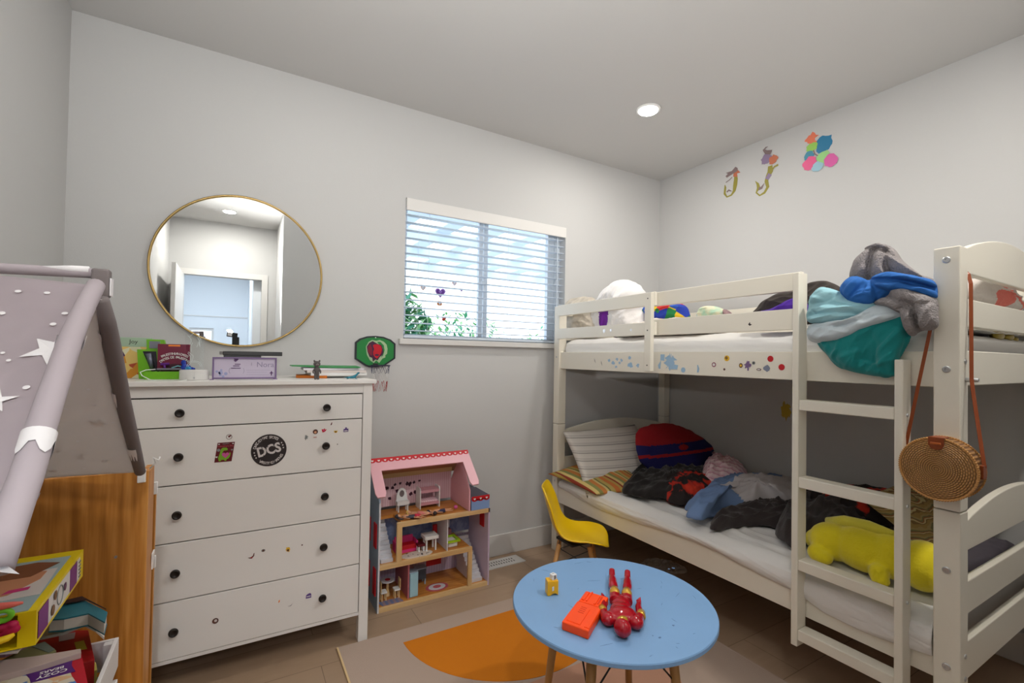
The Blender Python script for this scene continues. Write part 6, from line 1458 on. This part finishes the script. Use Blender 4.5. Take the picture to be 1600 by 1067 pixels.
# open magazine, teal hardback
e = empty('open_magazine', (-.33, 1.36, .585), 'white open magazine with curling pages below the teal book', 'magazine')
def sweep(path_top, th, name, m, parent):
    bm = nb(); A = []; 
    for (a, b, z), (c_, d, z2) in path_top: A.append((W(a, b, 'z', z), W(c_, d, 'z', z2)))
    vs = [[bm.verts.new(p), bm.verts.new(q), bm.verts.new(q-V((0, 0, th))), bm.verts.new(p-V((0, 0, th)))] for p, q in A]
    for i in range(len(vs)-1):
        for k in range(4): bm.faces.new((vs[i][k], vs[i][(k+1) % 4], vs[i+1][(k+1) % 4], vs[i+1][k]))
    bm.faces.new(vs[0]); bm.faces.new(vs[-1][::-1]); return obj(name, bm, m, parent, smooth=False)
for k, (dz, mm) in enumerate(((0, M_pg), (.007, pm('pagelilac', 180, 176, 200)), (.014, M_pg))):
    sweep([((58, 997, .615+dz), (40, 960, .612+dz)), ((100, 988, .622+dz), (90, 962, .622+dz)), ((132, 975-k, .630+dz), (125, 958, .630+dz)), ((150, 984, .615+dz), (146, 962, .622+dz)), ((163, 996, .594+dz), (164, 972, .60+dz))], .0055, 'page_layer', mm, e)
e, P = vbook('hardback_book', [(76, 968), (98, 944), (133, 938), (168, 956), (164, 972), (138, 958), (100, 966)], .672, .028, pm('teal_cover', 40, 110, 126), 'teal and dark hardback book at the top right of the pile below the yellow box', pages=M_pg)
obj('back_flap', prism(nb(), [p+V((0, 0, .002)) for p in Wl([(94, 942), (128, 934), (166, 954), (134, 939), (98, 946)], 'z', .674)], (0, 0, .002)), pm('darkbrown', 50, 34, 34), e)
# leaflet and large board book
e, P = vbook('green_leaflet', [(0, 1032), (44, 1010), (70, 1002), (88, 1016), (60, 1030), (0, 1045)], .640, .05, pm('leaflet_olive', 112, 108, 70), 'olive-edged leaflet sticking out between the grey card and the board book', 'leaflet')
obj('photo', prism(nb(), [p+V((0, 0, .0004)) for p in Wl([(48, 1010), (70, 1003), (86, 1015), (76, 1020)], 'z', .640)], (0, 0, .0006)), pm('photo_dark', 96, 104, 96), e)
e, P = vbook('board_book', [(-40, 1036), (60, 1024), (126, 1013), (127, 1019), (60, 1040), (0, 1056), (-40, 1070)], .655, .012, mat('board_taupe', rgb(176, 156, 148), .6), 'large taupe board book lying above the red and purple children’s book')
e, P = vbook('childrens_book', [(-30, 1062), (0, 1057), (60, 1040), (127, 1020), (137, 1067), (140, 1100), (-30, 1110)], .643, .020, pm('bookred', 172, 12, 36), 'red children’s book with purple title banner at the bottom left corner', pages=M_pg)
zc = .6436
def lay(name, pts, m, k=0): return obj(name, prism(nb(), Wl(pts, 'z', zc+.0006*k), (0, 0, .0006)), m, e)
lay('cover_scene', [(0, 1058), (62, 1041), (103, 1030), (106, 1040), (112, 1056), (125, 1075), (0, 1090)], ramp_mat('cover_scene', 'voronoi', [(0, rgb(200, 190, 170)), (.3, rgb(60, 110, 170)), (.45, rgb(190, 180, 150)), (.7, rgb(110, 130, 90)), (.85, rgb(200, 160, 120))], scale=(70, 70, 70), interp='CONSTANT'))
lay('title_banner', [(40, 1054), (113, 1032), (112, 1040), (118, 1049), (80, 1059), (48, 1067), (46, 1060)], pm('banner_purple', 74, 18, 104), 1)
a_ = W(108, 1042, 'z', zc+.002); b_ = W(52, 1058, 'z', zc+.002); u_ = (b_-a_).normalized(); v_ = V((0, 0, 1)).cross(u_)
bm = nb(); text_mesh(bm, 'COZY', a_.lerp(b_, .46)+v_*.007, u_, v_, .015, .0003, bold=.02); text_mesh(bm, 'IN THE SNOW' if False else 'BEARS', a_.lerp(b_, .5)-v_*.007, u_, v_, .012, .0003, bold=.02)
obj('lettering', bm, P_w2, e)
# grey card under the yellow box, yellow play dough box
card = Wl([(-60, 985), (0, 985), (54, 992), (27, 1021), (0, 1023), (-60, 1030)], 'z', .716)
tag(obj('grey_card', prism(nb(), card, (0, 0, .0025)), mat('card_grey', rgb(180, 172, 168), .6)), 'pale grey card sheet sticking out beneath the yellow dough box', 'card')
e, P = vbook('book_stack_filler', [(-40, 975), (30, 945), (64, 950), (44, 972), (10, 986), (-40, 990)], .712, .05, pm('cover_mauve', 120, 90, 110), 'mauve book hidden between the grey card and the magazines', 'book')
e.name = 'picture_book'
bz0, bz1 = .721, .783
yb = empty('dough_set_box', (-.42, 1.30, bz0), 'yellow play dough set box with purple and white side on top of the pile', 'box')
M_yb = mat('box_yellow', rgb(226, 200, 8), .4); bx1 = -.296; bx0 = -.57; byy0, byy1 = 1.160, 1.462
bm = nb()
def cut(): pass
# box with a window cut at the front: assembled from panels
obj('top_panel', B(bx0, bx1, byy0, byy1, bz1-.003, bz1), M_yb, yb); obj('bottom_panel', B(bx0, bx1, byy0, byy1, bz0, bz0+.003), M_yb, yb)
obj('right_panel', B(bx1-.003, bx1, byy0, byy1, bz0+.003, bz1-.003), M_yb, yb); obj('back_panel', B(bx0, bx1-.003, byy1-.003, byy1, bz0+.003, bz1-.003), M_yb, yb)
obj('front_panel', B(bx1-.024, bx1-.003, byy0, byy0+.003, bz0+.003, bz1-.003), M_yb, yb)
def on_top(pts, m, nm, k=1): obj(nm, prism(nb(), [V((a, b, bz1+.0005*k)) for a, b in pts], (0, 0, .0005)), m, yb)
on_top([(bx0+.01, byy0+.004), (bx1-.012, byy0+.004), (bx1-.014, byy1-.035), (bx0+.01, byy1-.035)], pm('lid_paleblue', 150, 170, 172), 'lid_picture')
on_top([(bx0+.02, byy0+.06), (bx1-.014, byy0+.07), (bx1-.02, byy0+.20), (bx0+.02, byy0+.20)], pm('lid_cream', 200, 192, 186), 'lid_picture', 2)
on_top([(-.50, 1.24), (-.42, 1.235), (-.36, 1.25), (-.33, 1.31), (-.33, 1.35), (-.38, 1.36), (-.44, 1.32), (-.50, 1.31)], pm('hand_print', 186, 128, 92), 'printed_hand', 3)
on_top([(-.42, 1.33), (-.35, 1.33), (-.32, 1.39), (-.36, 1.41), (-.42, 1.40)], pm('hair_print', 120, 70, 40), 'printed_hair', 4)
on_top([(-.37, 1.255), (-.335, 1.262), (-.335, 1.275), (-.365, 1.272)], pm('print_magenta2', 190, 40, 110), 'printed_dough', 4)
bm = nb(); text_mesh(bm, 'MIX', (-.385, 1.185, bz1+.0014), (1, 0, 0), (0, 1, 0), .026, .0002, bold=.03); obj('lettering', bm, pm('print_purple3', 130, 30, 110), yb)
def on_side(y0, y1, z0, z1, m, nm, k=1): obj(nm, B(bx1+.0001, bx1+.0006*k, y0, y1, z0, z1), m, yb)
M_sp = pm('side_purple', 118, 40, 120)
on_side(byy0+.008, byy1-.03, bz0+.007, bz1-.007, pm('side_white', 214, 210, 208), 'side_picture'); on_side(byy0+.008, byy0+.060, bz0+.007, bz1-.007, M_sp, 'side_band', 2); on_side(byy1-.105, byy1-.055, bz0+.007, bz1-.007, M_sp, 'side_band', 2)
for yy, zz, r_, m_ in ((byy0+.085, bz0+.022, .010, pm('pot_brown', 120, 84, 50)), (byy0+.098, bz0+.045, .009, pm('pot_brown', 0, 0, 0)), (byy0+.16, bz0+.036, .008, pm('pot_violet', 96, 50, 90))):
    obj('printed_pot', plate(nb(), (bx1+.0018, yy, zz), (0, 1, 0), (0, 0, 1), circ(r_, 14), .0004), m_, yb)
obj('printed_ring', tube(nb(), [(bx1+.001, byy0+.130+.018*cos(2*pi*k/24), bz0+.032+.018*sin(2*pi*k/24)) for k in range(24)], .0012, 5, closed=True), P_grey, yb)
for k in range(5): on_side(byy1-.040, byy1-.030+.004, bz0+.012+k*.008, bz0+.015+k*.008, P_grey, 'small_print', 3)
dn = mat('dough_green', rgb(110, 190, 40), .5); dm = mat('dough_magenta', rgb(176, 10, 70), .5); dp = mat('dough_coral', rgb(226, 110, 96), .5); dy = mat('dough_yellow', rgb(236, 200, 20), .5)
D_ = lambda a, b, y=1.150: W(a, b, 'y', y)
q0 = D_(4, 962); tag(obj('dough_ring', tube(nb(), [q0+V((.011*cos(2*pi*k/20), 0, .009*sin(2*pi*k/20))) for k in range(20)], .0045, 10, closed=True), dn, smooth=True), 'green ring of modelling dough at the open end of the yellow box', 'toy')
bm = nb()
for k, (a, b) in enumerate(((-12, 978), (-4, 982), (4, 980), (12, 977), (19, 976), (8, 988), (16, 985), (-4, 990), (22, 983), (2, 992))): ell(bm, D_(a, b, 1.152+.003*(k % 2)), (.009, .008, .007))
tag(obj('dough_food', melt(bm, .0025, 2), dm, smooth=True), 'magenta modelling dough filling below the green ring', 'toy')
tag(obj('dough_roll', tube(nb(), [D_(-20, 1008, 1.14), D_(0, 1001, 1.14), (D_(12, 997, 1.14)), D_(22, 991, 1.145)], [.006, .006, .0055, .003], 10), dy, smooth=True), 'yellow modelling dough roll at the bottom of the open end of the yellow box', 'toy')
tag(obj('dough_roll', tube(nb(), [D_(-20, 950), D_(5, 947), D_(22, 944), D_(36, 941.5)], [.007, .006, .0045, .002], 10), dp, smooth=True), 'coral modelling dough strip just under the lid of the yellow box', 'toy')

# ------------------------------------------------------------------ photographer's camera, seen in the mirror
pc = empty('photo_camera', (-.03, -.10, 0), 'black camera with tilted flash on a tripod, seen small in the mirror', 'camera')
obj('body', B(-.065, .065, -.14, -.075, 1.19, 1.285), M_black, pc, bev=.008); obj('prism_hump', B(-.03, .03, -.135, -.08, 1.285, 1.315), M_black, pc, bev=.008)
obj('lens', lathe(nb(), (0, -.074, 1.24), [(.034, 0), (.036, .02), (.034, .03), (.030, .030), (0, .026)], (0, 1, 0), 30), M_black, pc, smooth=True)
obj('flash_body', B(-.03, .03, -.135, -.09, 1.316, 1.40), M_black, pc, bev=.005)
M_ = Matrix.Translation(V((-.03, -.115, 1.42))) @ Matrix.Rotation(radians(8), 4, 'Y')
obj('flash_head', box(nb(), -.045, .045, -.03, .025, -.022, .022, M=M_), M_black, pc, bev=.004); obj('flash_window', box(nb(), -.038, -.002, .0252, .0262, -.014, .014, M=M_), M_white, pc)
for k in range(3):
    a = radians(90+120*k+180); obj('tripod_leg', tube(nb(), [(0, -.11, 1.12), (.30*cos(a), -.11+.30*sin(a), .0)], [.014, .010], 10), M_black, pc, smooth=True)
obj('tripod_head', cyl(nb(), (0, -.11, 1.08), (0, -.11, 1.19), .02), M_black, pc, smooth=True)

# ------------------------------------------------------------------ groups of repeats
GR = {'ceiling_light': 'recessed ceiling lights', 'window_sticker': 'gel stickers on the window glass', 'garden_shrub': 'shrubs outside the window', 'doll': 'dolls lying on the doll house top floor',
      'toy_chair': 'white doll chairs on the ground floor', 'picture_book': 'picture books stacked in the crate', 'mattress': 'bunk bed mattresses', 'paper_stack': 'paper stacks on the dresser', 'dough_roll': 'modelling dough pieces in the yellow box',
      'wall_decal': 'cut-outs on the right wall', 'ornate_pillow': 'ethnic patterned pillows on the lower bunk'}
for o in bpy.data.objects:
    if o.parent is None and o.name.split('.')[0] in GR: o['group'] = GR[o.name.split('.')[0]]
